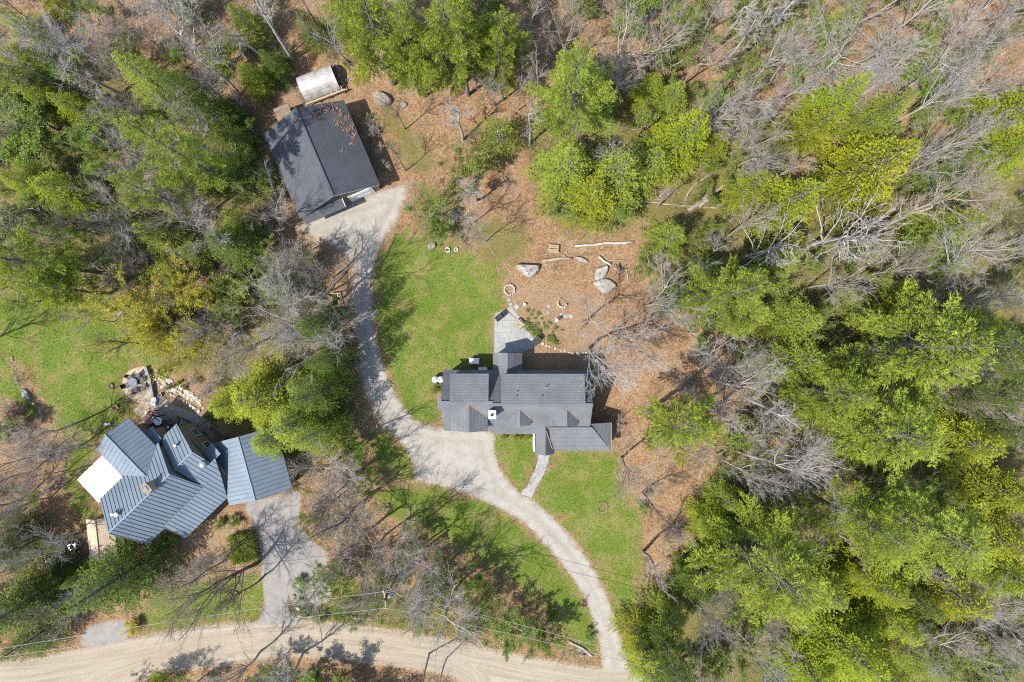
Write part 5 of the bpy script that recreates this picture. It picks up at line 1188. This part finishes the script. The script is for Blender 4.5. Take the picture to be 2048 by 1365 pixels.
def log(pl, w0, w1, mat, label, h=None, branches=0, seed=0):
    rg = np.random.default_rng(seed + 500); P = np.array([W(*p) for p in pl]); r = np.linspace(w0, w1, len(P)) / PPM / 2
    tt = np.linspace(0, len(P) - 1, max(6, 3 * len(P))); Q = np.stack([np.interp(tt, np.arange(len(P)), P[:, k]) for k in range(3)], 1); rr = np.interp(tt, np.arange(len(P)), r)
    Q[:, :2] += rg.normal(0, .04, (len(Q), 2)); Q[:, 2] = rr * .85 + (h or 0)
    rr = rr * (1 + rg.normal(0, .07, len(rr)))
    o_ = Q[0].copy(); o_[2] = 0
    e = tag(empty('fallen_log', tuple(o_)), label, 'log')
    V, F = tubes([(Q - o_, rr, 8)]); n = len(V) // 8
    me = fmesh('trunk', V, [F, np.array([list(range(8))]), np.array([list(range((n - 1) * 8, n * 8))[::-1]])], [mat], smooth=True); ob('trunk', me, e)
    for b_ in range(branches):
        s_ = rg.uniform(.45, 1); i = int(s_ * (len(Q) - 1)); d_ = nrm(np.array([*(Q[-1] - Q[0])[:2], 0]) + rg.normal(0, 1, 3) * 2 * np.array([1, 1, .6])); d_[2] = abs(d_[2]) * .6 + .1
        L_ = rg.uniform(1.0, 3.2); B = np.array([Q[i] - o_ + d_ * L_ * q + rg.normal(0, .08, 3) * q for q in np.linspace(0, 1, 5)]); B[0] = Q[i] - o_; B[:, 2] = np.maximum(B[:, 2], .05)
        V, F = tubes([(B, np.linspace(rr[i] * .5, .015, 5), 5)]); ob('branch', fmesh('branch', V, F, [mat]), e)
    return e
LG, BW, BD = M['log'], M['bark_w'], M['bark_d']
log([(1256, 403), (1310, 405), (1360, 411), (1460, 417)], 5, 3, LG, 'long straight tan trunk lying left to right in the tangle of fallen trunks', seed=1)
log([(1374, 423), (1400, 404), (1432, 384), (1448, 370)], 10, 5, LG, 'thick tan trunk lying aslant over the long straight trunk', .25, 3, 2)
log([(1395, 412), (1440, 390), (1480, 377), (1550, 360)], 7, 3, BW, 'pale split trunk pointing right beside the thick slanted one', .15, 4, 3)
log([(1318, 394), (1338, 376), (1368, 358)], 4, 2, LG, 'thin trunk standing proud above the long straight trunk', 0, 2, 4)
log([(1368, 402), (1385, 372), (1428, 340)], 4, 2, LG, 'thin trunk aslant above the thick fallen trunk', 0, 2, 5)
log([(1150, 492), (1195, 489), (1266, 484)], 5, 5, BW, 'pale log lying in the leaves above the two grey boulders', 0, 0, 6)
log([(1136, 506), (1180, 491)], 2, 2.5, LG, 'thin pole joining the pale log above the boulders', 0, 0, 7)
log([(1084, 523), (1110, 518), (1141, 518)], 6, 5, LG, 'short tan log just below the plank bench', 0, 0, 8)
log([(1197, 514), (1222, 532)], 5, 5, BW, 'short pale log leaning down to the grey boulders', .1, 0, 9)
log([(1253, 536), (1257, 566)], 3, 2, LG, 'thin upright-lying stick log right of the grey boulders', 0, 0, 10)
log([(1714, 268), (1750, 256), (1790, 243)], 4, 4, BW, 'white birch log between the yellow hemlocks', .1, 0, 11)
log([(1698, 707), (1762, 699)], 9, 8, M['stone_g'], 'stout grey trunk lying beside the big pine on the right', .2, 0, 12)
log([(1292, 345), (1300, 328), (1322, 318), (1366, 308)], 5, 2.5, BW, 'bent bleached log with two arms above the fallen trunks', .3, 2, 13)
log([(1296, 353), (1330, 350), (1362, 351)], 4, 2.5, BW, 'bleached log lying below the bent two-armed log', 0, 1, 14)
log([(1182, 466), (1260, 425)], 2, 1.5, LG, 'upper of two thin poles in the mossy clearing', 0, 0, 15)
log([(1196, 472), (1272, 430)], 2, 1.5, LG, 'lower of two thin poles in the mossy clearing', 0, 0, 16)
log([(1356, 1049), (1369, 1063)], 3.5, 3, BW, 'short white log in the leaves right of the lower lawn', 0, 0, 17)
log([(1322, 1142), (1335, 1158)], 3, 2.5, BW, 'short white stick at the edge of the lower right hemlock', 0, 0, 18)
log([(176, 537), (205, 541), (233, 540)], 9, 8, BD, 'thick dark trunk lying by the pale boulders on the left', .1, 0, 19)
log([(655, 582), (672, 562), (692, 545)], 7, 6, BD, 'dark trunk lying beside the drive above the timber rack', 0, 1, 20)
log([(1138, 1284), (1165, 1298), (1187, 1314)], 5, 4, BW, 'pale log edging the lawn at the driveway mouth', 0, 0, 21)
log([(1420, 905), (1408, 935), (1395, 960)], 3, 2, LG, 'thin log on the leaf path right of the lone pine', 0, 0, 22)
log([(1210, 522), (1236, 520)], 3, 2.5, LG, 'short log just above the leaning pale log', 0, 1, 23)
log([(598, 1231), (640, 1233)], 3.5, 3.5, BW, 'left pale rail along the road below the gravel bed', .35, 0, 24)
log([(690, 1234), (745, 1237)], 3, 3, BW, 'right pale rail along the road under green saplings', .35, 0, 25)
def ring(px, py, r, n, mat, label, cat, name, hs_=.25, bed=None, gap=0, sr=None):
    w = W2(px, py); e = tag(empty(name, (w[0], w[1], 0)), label, cat); R0 = r / PPM; sr = sr or R0 * math.pi / n * 1.3; rg = random.Random(int(px))
    for i in range(n):
        a = 2 * math.pi * i / n
        if gap and i < gap: continue
        me = PEB[i % 5]
        o = ob('stone', me, e, (R0 * math.cos(a), R0 * math.sin(a), hs_ * .3), a + rg.uniform(-.3, .3), (sr * rg.uniform(.8, 1.1), sr * rg.uniform(.9, 1.15), hs_ * rg.uniform(.7, 1)))
        if not me.materials: me.materials.append(M['stone'])
        o.material_slots[0].link = 'OBJECT'; o.material_slots[0].material = mat
    if bed: MB().lathe([(R0 * .95, .0), (R0 * .9, .05), (R0 * .4, .07), (.02, .08)], (0, 0, 0), 16).build('bed', bed, e)
    return e
M['ash'] = speckled('ash_and_leaves', (.13, .08, .05), (.30, .21, .13), 5, .95, .5)
M['mulch'] = speckled('dark_mulch', (.07, .05, .035), (.15, .11, .08), 6, .95, .5)
ring(1019, 580, 10, 14, M['cream'], 'round fire pit of pale stones at the lawn edge', 'fire pit', 'fire_pit', .32, M['ash'])
ring(1125, 606, 9, 12, M['cream'], 'half-open stone ring full of leaves in the garden', 'stone ring', 'stone_ring', .4, M['ash'], 4)
ring(895, 500, 4.2, 10, M['white'], 'larger of two white planter rings on the central lawn', 'planter', 'planter_ring', .25, M['mulch'])
ring(912, 499, 3.2, 9, M['white'], 'smaller of two white planter rings on the central lawn', 'planter', 'planter_ring', .22, M['mulch'])
ring(222, 773, 4.5, 10, M['stone_t'], 'little stone fire ring on the lawn left of the brick patio', 'fire pit', 'fire_pit', .22, M['ash'])
ring(775, 1013, 4.5, 10, M['stone'], 'little stone ring on the leafy slope below the driveway', 'stone ring', 'stone_ring', .22, M['mulch'])
ring(1205, 1016, 10, 16, M['ash'], 'ring of dry mulch round a weed in the lower lawn', 'planting ring', 'planting_ring', .12)
def border(pl, spacing, r, mat, label, name='stone_border'):
    P = np.array([W(*p) for p in pl]); e = tag(empty(name, tuple(P[0])), label, 'stone border'); rg = random.Random(int(pl[0][0] * 3)); k = 0
    for a, b_ in zip(P[:-1], P[1:]):
        n = max(1, int(np.linalg.norm(b_ - a) / spacing))
        for i in range(n):
            q = a + (b_ - a) * (i + rg.random() * .6) / n - P[0]; s_ = r * rg.uniform(.6, 1.3); me = PEB[k % 5]; k += 1
            if not me.materials: me.materials.append(M['stone'])
            o = ob('stone', me, e, (q[0] + rg.gauss(0, .06), q[1] + rg.gauss(0, .06), s_ * .2), rg.uniform(0, 6), (s_, s_ * .8, s_ * .6)); o.material_slots[0].link = 'OBJECT'; o.material_slots[0].material = mat
    return e
border([(20, 703), (24, 731), (29, 758), (40, 780), (53, 797), (70, 815), (97, 843)], .45, .2, M['stone_t'], 'crooked row of stones crossing the far left lawn')
border([(128, 868), (129, 905), (127, 952)], .5, .18, M['stone_t'], 'short row of stones left of the white awning')
border([(1072, 684), (1100, 694), (1135, 705), (1165, 710)], .42, .2, M['cream'], 'curved pale stone edging between garden and house')
border([(1165, 708), (1180, 704), (1200, 710), (1190, 716), (1172, 714)], .38, .22, M['cream'], 'pile of pale stones at the right end of the curved edging')
border([(308, 758), (322, 775), (345, 790), (372, 806), (400, 826)], .4, .22, M['cream'], 'pale rock wall above the crushed stone court')
border([(312, 742), (330, 752), (350, 772), (378, 790), (402, 808)], .5, .2, M['cream'], 'upper row of pale rocks in the bank by the brick patio')
border([(312, 748), (345, 765), (318, 760), (350, 785), (335, 772), (385, 800), (355, 770), (400, 805), (380, 785), (408, 818)], .27, .24, M['cream'], 'jumble of pale rocks on the bank right of the brick patio', 'rockery')
border([(290, 1168), (330, 1170), (420, 1172), (460, 1165), (515, 1158)], .55, .14, M['stone_t'], 'thin stone edging along the top of the small road lawn')
border([(690, 118), (700, 150), (682, 172), (672, 118)], .5, .25, M['stone'], 'loose pale rocks right of the arched shelter')
for i, (x, y, s_, a, lb) in enumerate([(1132, 633, .42, .1, 'left of two square stepping stones in the garden'), (1142, 633, .42, -.1, 'right of two square stepping stones in the garden'), (1033, 614, .5, .8, 'square stepping stone at the top of the patio path'), (1097, 613, .32, .2, 'small stepping stone left of the half-open ring'),
                                       (1096, 625, .3, .5, 'small stepping stone left of the dark bucket'), (1018, 600, .36, .3, 'stepping stone just below the round fire pit'), (1021, 609, .34, .9, 'stepping stone between fire pit and patio'), (1122, 629, .25, .3, 'tiny stepping stone under the half-open ring')]):
    tag(MB().box((*W2(x, y), .02), (s_, s_ * 1.05, .1), a, .94).build('stepping_stone', SLATE[(i * 2) % 5]), lb, 'stepping stone')

# ------------------------------------------------------------------ things in the yards
def at(px, py): w = W2(px, py); return (w[0], w[1], 0)
def tank(px, py, label):
    e = tag(empty('propane_tank', at(px, py)), label, 'propane tank', 'propane tanks by the house')
    MB().lathe([(.26, 0), (.34, .04), (.36, .1), (.36, 1.05), (.33, 1.18), (.22, 1.28), (.05, 1.31)], n=20).build('body', M['white'], e, smooth=True)
    MB().lathe([(.15, 1.26), (.16, 1.42), (.14, 1.42), (.13, 1.27)], n=14).build('collar', M['white'], e); MB().lathe([(.04, 1.3), (.04, 1.38), (.02, 1.4)], n=8).build('valve', M['steel'], e)
tank(872, 758.5, 'left of two white upright propane tanks by the house'); tank(883, 758.5, 'right of two white upright propane tanks by the house')
e = tag(empty('generator', at(949, 723)), 'white generator box on a brown pad behind the house', 'generator')
MB().box((0, 0, .06), (1.3, .85, .14)).build('pad', M['wood'], e); MB().box((0, .05, .5), (1.0, .55, .75), 0, .95).build('housing', M['white'], e); MB().box((0, .05, .9), (1.04, .6, .06)).build('lid', M['white'], e)
for i in range(4): MB().box((-.3 + i * .2, -.24, .5), (.14, .03, .3)).build('vent', M['dark'], e)
e = tag(empty('heat_pump', at(966, 738)), 'slim white heat pump against the back wall of the house', 'heat pump')
MB().box((0, 0, .45), (.95, .34, .8)).build('housing', M['white'], e); MB().box((0, 0, .02), (1.0, .4, .1)).build('pad', M['pavepad'], e)
g = MB().lathe([(.3, 0), (.3, .02), (.05, .03)], n=16).build('fan_grille', M['steel'], e, (-.1, .18, .45)); g.rotation_euler = (-math.pi / 2, 0, 0)
e = tag(empty('grill', at(1000, 634), R_(40)), 'covered black grill at the top left corner of the slate patio', 'grill')
MB().box((0, 0, .42), (1.15, .6, .84), 0, .96).build('cover_body', M['black'], e); MB().box((0, 0, .95), (.75, .52, .26), 0, .75).build('cover_hood', M['black'], e)
e = tag(empty('lounge_chair', at(1072, 683), R_(48)), 'dark cushioned lounge chair at the right tip of the slate patio', 'chair')
MB().box((0, 0, .32), (.95, .62, .16)).build('seat', M['black'], e); MB().box((.5, 0, .6), (.14, .62, .62)).build('backrest', M['dark'], e)
for sx in (-.4, .4):
    for sy in (-.26, .26): MB().box((sx, sy, .12), (.06, .06, .26)).build('leg', M['dark'], e)
for sy in (-.34, .34): MB().box((0, sy, .5), (.8, .06, .06)).build('armrest', M['dark'], e)
e = tag(empty('fire_table', at(1036, 650), R_(-42)), 'square tan fire table on the slate patio', 'table')
MB().box((0, 0, .55), (.98, .98, .1)).build('top', M['tan_wall'], e); MB().box((0, 0, .25), (.75, .75, .52)).build('base', M['stone_t'], e); MB().lathe([(.07, .6), (.07, .63), (.02, .64)], n=10).build('lid_knob', M['dark'], e)
e = tag(empty('bench', at(1046, 648), R_(-45)), 'narrow wooden bench right of the square fire table', 'bench')
for i in range(2): MB().box((0, -.1 + i * .2, .42), (1.2, .16, .05)).build('slat', M['wood'], e)
for sx in (-.5, .5): MB().box((sx, 0, .19), (.06, .34, .42)).build('leg', M['dark'], e)
e = tag(empty('bench', at(1107, 499), R_(-3)), 'plank bench in the leaf litter above the triangular boulder', 'bench')
for i in range(4): MB().box((0, -.33 + i * .22 + (.05 if i > 1 else 0), .4), (1.15, .19, .05)).build('slat', M['wood'], e)
for sx in (-.45, .45): MB().box((sx, 0, .18), (.08, .8, .4)).build('leg', M['wood'], e)
e = tag(empty('bench', at(247, 623), R_(68)), 'pale slatted bench under the gold-budding maple', 'bench')
for i in range(4): MB().box((0, -.24 + i * .16, .42), (1.4, .12, .04)).build('slat', M['wood'], e)
for sx in (-.55, .55): MB().box((sx, 0, .18), (.07, .55, .44)).build('leg', M['wood'], e)
e = tag(empty('timber_rack', at(674, 606), R_(4)), 'open rack of pale timbers beside the gravel drive', 'rack')
for x in (-.35, .32): MB().bar((x - .1, .95, .62), (x + .12, -.95, .62), .11, .09).build('rail', M['wood_p'], e)
MB().bar((-.7, .95, .73), (.65, 1.0, .73), .1, .1).build('crossbar', M['wood_p'], e); MB().bar((-.3, -.95, .73), (.85, -.88, .73), .1, .1).build('crossbar', M['wood_p'], e)
for x, y in ((-.45, .92), (.22, .92), (-.23, -.92), (.44, -.92)): MB().bar((x, y, -.05), (x, y, .6), .1).build('leg', M['wood'], e)
def pot(px, py, r, mat, label, name='bucket', h=.35, cat='bucket'):
    e = tag(empty(name, at(px, py)), label, cat); MB().lathe([(r * .75, 0), (r, h), (r * 1.08, h), (r * 1.08, h + .03), (r * .9, h + .03), (r * .8, h * .5)], n=14).build('pail', mat, e, smooth=True)
    MB().lathe([(r * .84, h * .8), (.01, h * .85)], n=12).build('filling', M['mulch'] if mat is not M['white'] else M['white'], e)
pot(1049, 610, .17, M['white'], 'white bucket by the path above the patio garden'); pot(1113, 641, .18, M['white'], 'white bucket beside a dark one in the garden'); pot(1119, 637, .18, M['dark'], 'dark bucket touching the white one in the garden')
pot(213, 849, .16, M['white'], 'left of two white pots on the lawn by the metal roof', 'flower_pot', cat='pot'); pot(220, 848, .15, M['white'], 'right of two white pots on the lawn by the metal roof', 'flower_pot', cat='pot')
pot(321, 791, .22, M['steel'], 'grey metal pot on the crushed stone court', 'flower_pot', cat='pot')
# small garden plants (leaf tufts) beside the slate patio
rg = random.Random(9); GP = [(1052, 650), (1058, 655), (1063, 660), (1069, 665), (1075, 669), (1080, 672), (1098, 676), (1103, 680), (1110, 684), (1055, 640), (1062, 630), (1070, 637), (1084, 638), (1088, 647), (1100, 646), (1078, 628), (1092, 655), (1125, 660), (1112, 656), (1066, 622), (1082, 660), (1056, 622), (1073, 650), (1106, 664)]
PB = PROT['bush']
for i, (x, y) in enumerate(GP):
    big = i < 9; s_ = (.42 if big else rg.uniform(.16, .3)); pr = PB[i % 3]
    e = empty('garden_plant', at(x, y), rg.uniform(0, 6), (s_ / pr['R'], s_ / pr['R'], s_ * 1.1 / pr['h'] * (1.4 if big else 1)))
    ly = sorted(range(len(GP)), key=lambda k: GP[k][0])
    row = [k for k in range(9)] if big else [k for k in range(9, len(GP))]
    row.sort(key=lambda k: GP[k][0]); n_ = row.index(i) + 1
    ords = ['first', 'second', 'third', 'fourth', 'fifth', 'sixth', 'seventh', 'eighth', 'ninth', 'tenth', 'eleventh', 'twelfth', 'thirteenth', 'fourteenth', 'fifteenth']
    tag(e, (f'round green plant edging the slate patio, {ords[n_ - 1]} from the left' if big else f'tiny green plant in the bare garden, {ords[n_ - 1]} from the left'), 'plant', 'round edging plants' if big else 'tiny garden plants')
    for pn, me, role in pr['parts']:
        c_ = ob(pn if pn != 'crown' else 'leaves', me, e)
        c_.material_slots[0].link = 'OBJECT'; c_.material_slots[0].material = M['shrub'] if role is None else M['bark_t']
# brick patio set
e = tag(empty('table', (*W2(272, 765), .09)), 'round glass table in the middle of the oval brick patio', 'table')
MB().lathe([(.5, .70), (.52, .72), (.5, .74), (.02, .745)], n=20).build('top', speckled('blue_glass', (.10, .125, .15), (.17, .20, .23), 3, .3, 0), e); MB().lathe([(.05, 0), (.05, .7)], n=8).build('stem', M['dark'], e); MB().lathe([(.3, 0), (.28, .04), (.06, .08)], n=14).build('foot', M['dark'], e)
for i, (x, y, lb) in enumerate([(263, 756, 'upper left'), (278, 753, 'top'), (288, 760, 'upper right'), (291, 773, 'lower right'), (273, 781, 'bottom'), (256, 771, 'left')]):
    c0 = W2(x, y); t0 = W2(272, 765); a = math.atan2(t0[1] - c0[1], t0[0] - c0[0])
    e = tag(empty('patio_chair', (c0[0], c0[1], .09), a), f'grey patio chair at the {lb} side of the round table', 'chair', 'chairs round the patio table')
    MB().box((0, 0, .43), (.5, .5, .05)).build('seat', M['dark'], e); b_ = MB(); b_.slab([(-.22, -.24, .46), (-.22, .24, .46), (-.36, .24, .98), (-.36, -.24, .98)], 0, (-.04, 0, 0)); b_.build('backrest', M['dark'], e)
    for sx in (-.22, .22):
        for sy in (-.22, .22): MB().box((sx, sy, .2), (.04, .04, .42)).build('leg', M['dark'], e)
    for sy in (-.27, .27): MB().box((0, sy, .64), (.42, .05, .04)).build('armrest', M['dark'], e)
# deck of the metal roofed house
DZ = 1.4
dpx = [(281, 838), (300, 824), (344, 853), (322, 878)]; D = [np.array([*W2(x, y, DZ)]) for x, y in dpx]
dk = tag(empty('deck', (D[0][0], D[0][1], 0)), 'dark brown wooden deck behind the metal roofed house', 'deck')
nb = 16; O2 = D[0]
for i in range(nb):
    f0, f1 = i / nb + .003, (i + 1) / nb - .003
    q = [D[0] + (D[1] - D[0]) * f0, D[3] + (D[2] - D[3]) * f0, D[3] + (D[2] - D[3]) * f1, D[0] + (D[1] - D[0]) * f1]
    MB().slab([(*(p - O2), DZ) for p in q], .05).build('board', M['deck'], dk)
for f in (0, .33, .66, 1):
    p = D[1] + (D[2] - D[1]) * f - O2; MB().bar((p[0], p[1], -.05), (p[0], p[1], DZ + .95), .11).build('post', M['deck'], dk); MB().box((p[0], p[1], DZ + .98), (.18, .18, .1)).build('post_cap', M['white'], dk)
for z in (DZ + .45, DZ + .88): MB().bar((*(D[1] - O2), z), (*(D[2] - O2), z), .07, .06).build('railing', M['deck'], dk)
s0, s1, s2 = W2(356, 833, .8), W2(346, 852, .8), W2(380, 846)
for i in range(5):
    a_ = s0 + (s2 - s0) * (i / 5) - O2; b_ = s1 + (s2 - s0) * (i / 5) - O2; dd = (s2 - s0) / 5 * .8
    MB().slab([(*a_, DZ - .1 - i * DZ * .17), (*b_, DZ - .1 - i * DZ * .17), (*(b_ + dd), DZ - .1 - i * DZ * .17), (*(a_ + dd), DZ - .1 - i * DZ * .17)], .05).build('tread', M['wood_p'] if i > 1 else M['deck'], dk)
for p in (s0, s1): MB().bar((*(p - O2), DZ - .15), (*(p + (s2 - s0) - O2), -.02), .06, .22).build('stringer', M['deck'], dk)
e = tag(empty('stool', (*W2(305, 826, DZ + .4), DZ)), 'bright red round stool at the top corner of the brown deck', 'stool'); MB().lathe([(.2, .42), (.22, .46), (.02, .48)], n=14).build('seat', M['red'], e)
for a in range(3): MB().bar((.15 * math.cos(a * 2.1), .15 * math.sin(a * 2.1), 0), (.1 * math.cos(a * 2.1), .1 * math.sin(a * 2.1), .43), .03).build('leg', M['dark'], e)
e = tag(empty('table', (*W2(315, 843, DZ + .6), DZ)), 'round white table on the brown deck', 'table'); MB().lathe([(.42, .66), (.44, .69), (.02, .71)], n=18).build('top', M['white'], e); MB().lathe([(.04, 0), (.04, .66)], n=8).build('stem', M['steel'], e); MB().lathe([(.25, 0), (.04, .05)], n=12).build('foot', M['steel'], e)
e = tag(empty('deck_chair', (*W2(301, 842, DZ + .4), DZ), R_(20)), 'pink cushioned chair beside the white deck table', 'chair'); MB().box((0, 0, .38), (.55, .55, .12)).build('cushion', M['pink'], e); MB().box((-.28, 0, .62), (.1, .55, .5)).build('backrest', M['pink'], e)
for sx in (-.22, .22):
    for sy in (-.22, .22): MB().box((sx, sy, .16), (.04, .04, .34)).build('leg', M['dark'], e)
e = tag(empty('fire_bowl', at(407, 872)), 'round black fire bowl on the crushed stone court', 'fire pit'); MB().lathe([(.15, .25), (.36, .38), (.48, .58), (.53, .6), (.53, .56), (.45, .5), (.3, .36), (.02, .33)], n=20).build('bowl', M['black'], e)
for a in range(4): MB().bar((.3 * math.cos(a * 1.57), .3 * math.sin(a * 1.57), 0), (.25 * math.cos(a * 1.57), .25 * math.sin(a * 1.57), .36), .04).build('leg', M['dark'], e)
e = tag(empty('planter_box', at(436, 866), R_(-40)), 'brown wooden planter box near the black fire bowl', 'planter')
for sy in (-.35, .35): MB().box((0, sy, .22), (2.0, .06, .45)).build('side_board', M['wood'], e)
for sx in (-.98, .98): MB().box((sx, 0, .22), (.06, .64, .45)).build('end_board', M['wood'], e)
MB().box((0, 0, .18), (1.9, .64, .36)).build('soil', M['mulch'], e)
for i, (x, y, lb) in enumerate([(392, 838, 'upper'), (400, 846, 'middle'), (408, 855, 'lower')]): tag(MB().lathe([(.38, -.02), (.38, .06), (.33, .08), (.02, .085)], n=9).build('stepping_stone', M['stone_t'], None, (*W2(x, y), .03), i), f'{lb} of three round stepping stones left of the fire bowl', 'stepping stone')
e = tag(empty('garden_chair', at(233, 815), R_(30)), 'small pink garden chair on the lawn left of the deck', 'chair'); MB().box((0, 0, .3), (.42, .4, .05)).build('seat', M['pink'], e); MB().box((-.2, 0, .52), (.05, .4, .42)).build('backrest', M['pink'], e)
for sx in (-.17, .17):
    for sy in (-.16, .16): MB().box((sx, sy, .13), (.04, .04, .3)).build('leg', M['pink'], e)
for x, y, lb in ((88, 1111, 'upper'), (96, 1121, 'lower')):
    e = tag(empty('septic_lid', at(x, y)), f'{lb} of two white round septic lids in the brush', 'septic lid'); MB().lathe([(.3, -.02), (.3, .22), (.27, .25), (.02, .26)], n=16).build('riser', M['white'], e); MB().lathe([(.12, .25), (.12, .29), (.02, .3)], n=10).build('cap', M['dark'], e)
e = tag(empty('air_conditioner', at(151, 1091), R_(15)), 'pale boxy air conditioner left of the tan shed', 'air conditioner'); MB().box((0, 0, .4), (.9, .6, .75)).build('housing', M['steel'], e); MB().lathe([(.24, .775), (.24, .8), (.05, .81)], n=16).build('fan_grille', M['dark'], e); MB().box((0, 0, .01), (1.0, .7, .1)).build('pad', M['pavepad'], e)
for x, y, lb in ((1295, 1118, 'left'), (1337, 1116, 'right')):
    e = tag(empty('tree_stump', at(x, y)), f'{lb} of two dark stumps on the leaf floor by the lower lawn', 'stump'); MB().lathe([(.32, -.05), (.24, .08), (.21, .3), (.19, .31), (.02, .3)], n=11).build('wood', M['bark_d'], e); MB().lathe([(.17, .312), (.02, .316)], n=11).build('cut_face', M['mulch'], e)
# upturned roots right of the pale leaning log
e = tag(empty('root_plate', at(1240, 540)), 'upturned dark root plate beside the boulder right of the pale log', 'roots'); rng = np.random.default_rng(8)
RP = [(np.array([[0, 0, -.05], [.1 * math.cos(a), .1 * math.sin(a), .35], [l * math.cos(a), l * math.sin(a), .35 + rng.uniform(-.1, .4)]]), np.array([.12, .09, .02]), 5) for a, l in zip(rng.uniform(0, 6.28, 9), rng.uniform(.5, 1.1, 9))]
V, F = tubes(RP); ob('roots', fmesh('roots', V, F, [BD]), e)
# utility pole and the wires along the road
tp = W(768, 1203, 10.2); bx, by = tp[0], tp[1]
e = tag(empty('utility_pole', (bx, by, 0)), 'utility pole with crossarm among the saplings by the road', 'utility pole')
MB().lathe([(.16, -.1), (.14, 5), (.11, 10.3), (.02, 10.32)], n=10).build('pole', M['bark_d'], e)
MB().box((0, 0, 9.8), (.12, 1.8, .12), R_(8)).build('crossarm', M['wood'], e)
for y in (-.8, 0, .8): MB().lathe([(.05, 9.86), (.07, 9.95), (.04, 10.05)], (-y * .14, y, 0), 8).build('insulator', M['white'], e)
MB().lathe([(.2, 8.3), (.22, 8.35), (.22, 9.1), (.1, 9.2)], (.3, 0, 0), 12).build('transformer', M['steel'], e)
for i, (off, z, lb) in enumerate(((.8, 9.95, 'upper'), (-.8, 9.95, 'lower'))):
    L0 = W(-80, 1312 + i * 16, 9.9); R0 = W(1330, 1332 + i * 14, 9.4); Pm = np.array([bx - off * .14, by + off, z])
    pts = []
    for A, Bv in ((L0, Pm), (Pm, R0)):
        for t in np.linspace(0, 1, 12)[(0 if A is L0 else 1):]: q = A + (Bv - A) * t; q[2] -= 1.0 * 4 * t * (1 - t) * .6; pts.append(q)
    V, F = tubes([(np.array(pts), np.full(len(pts), .022), 4)]); o = ob('power_line', fmesh('power_line', V, F, [M['rubber']])); tag(o, f'{lb} of two power lines strung along the gravel road', 'power line', 'power lines')
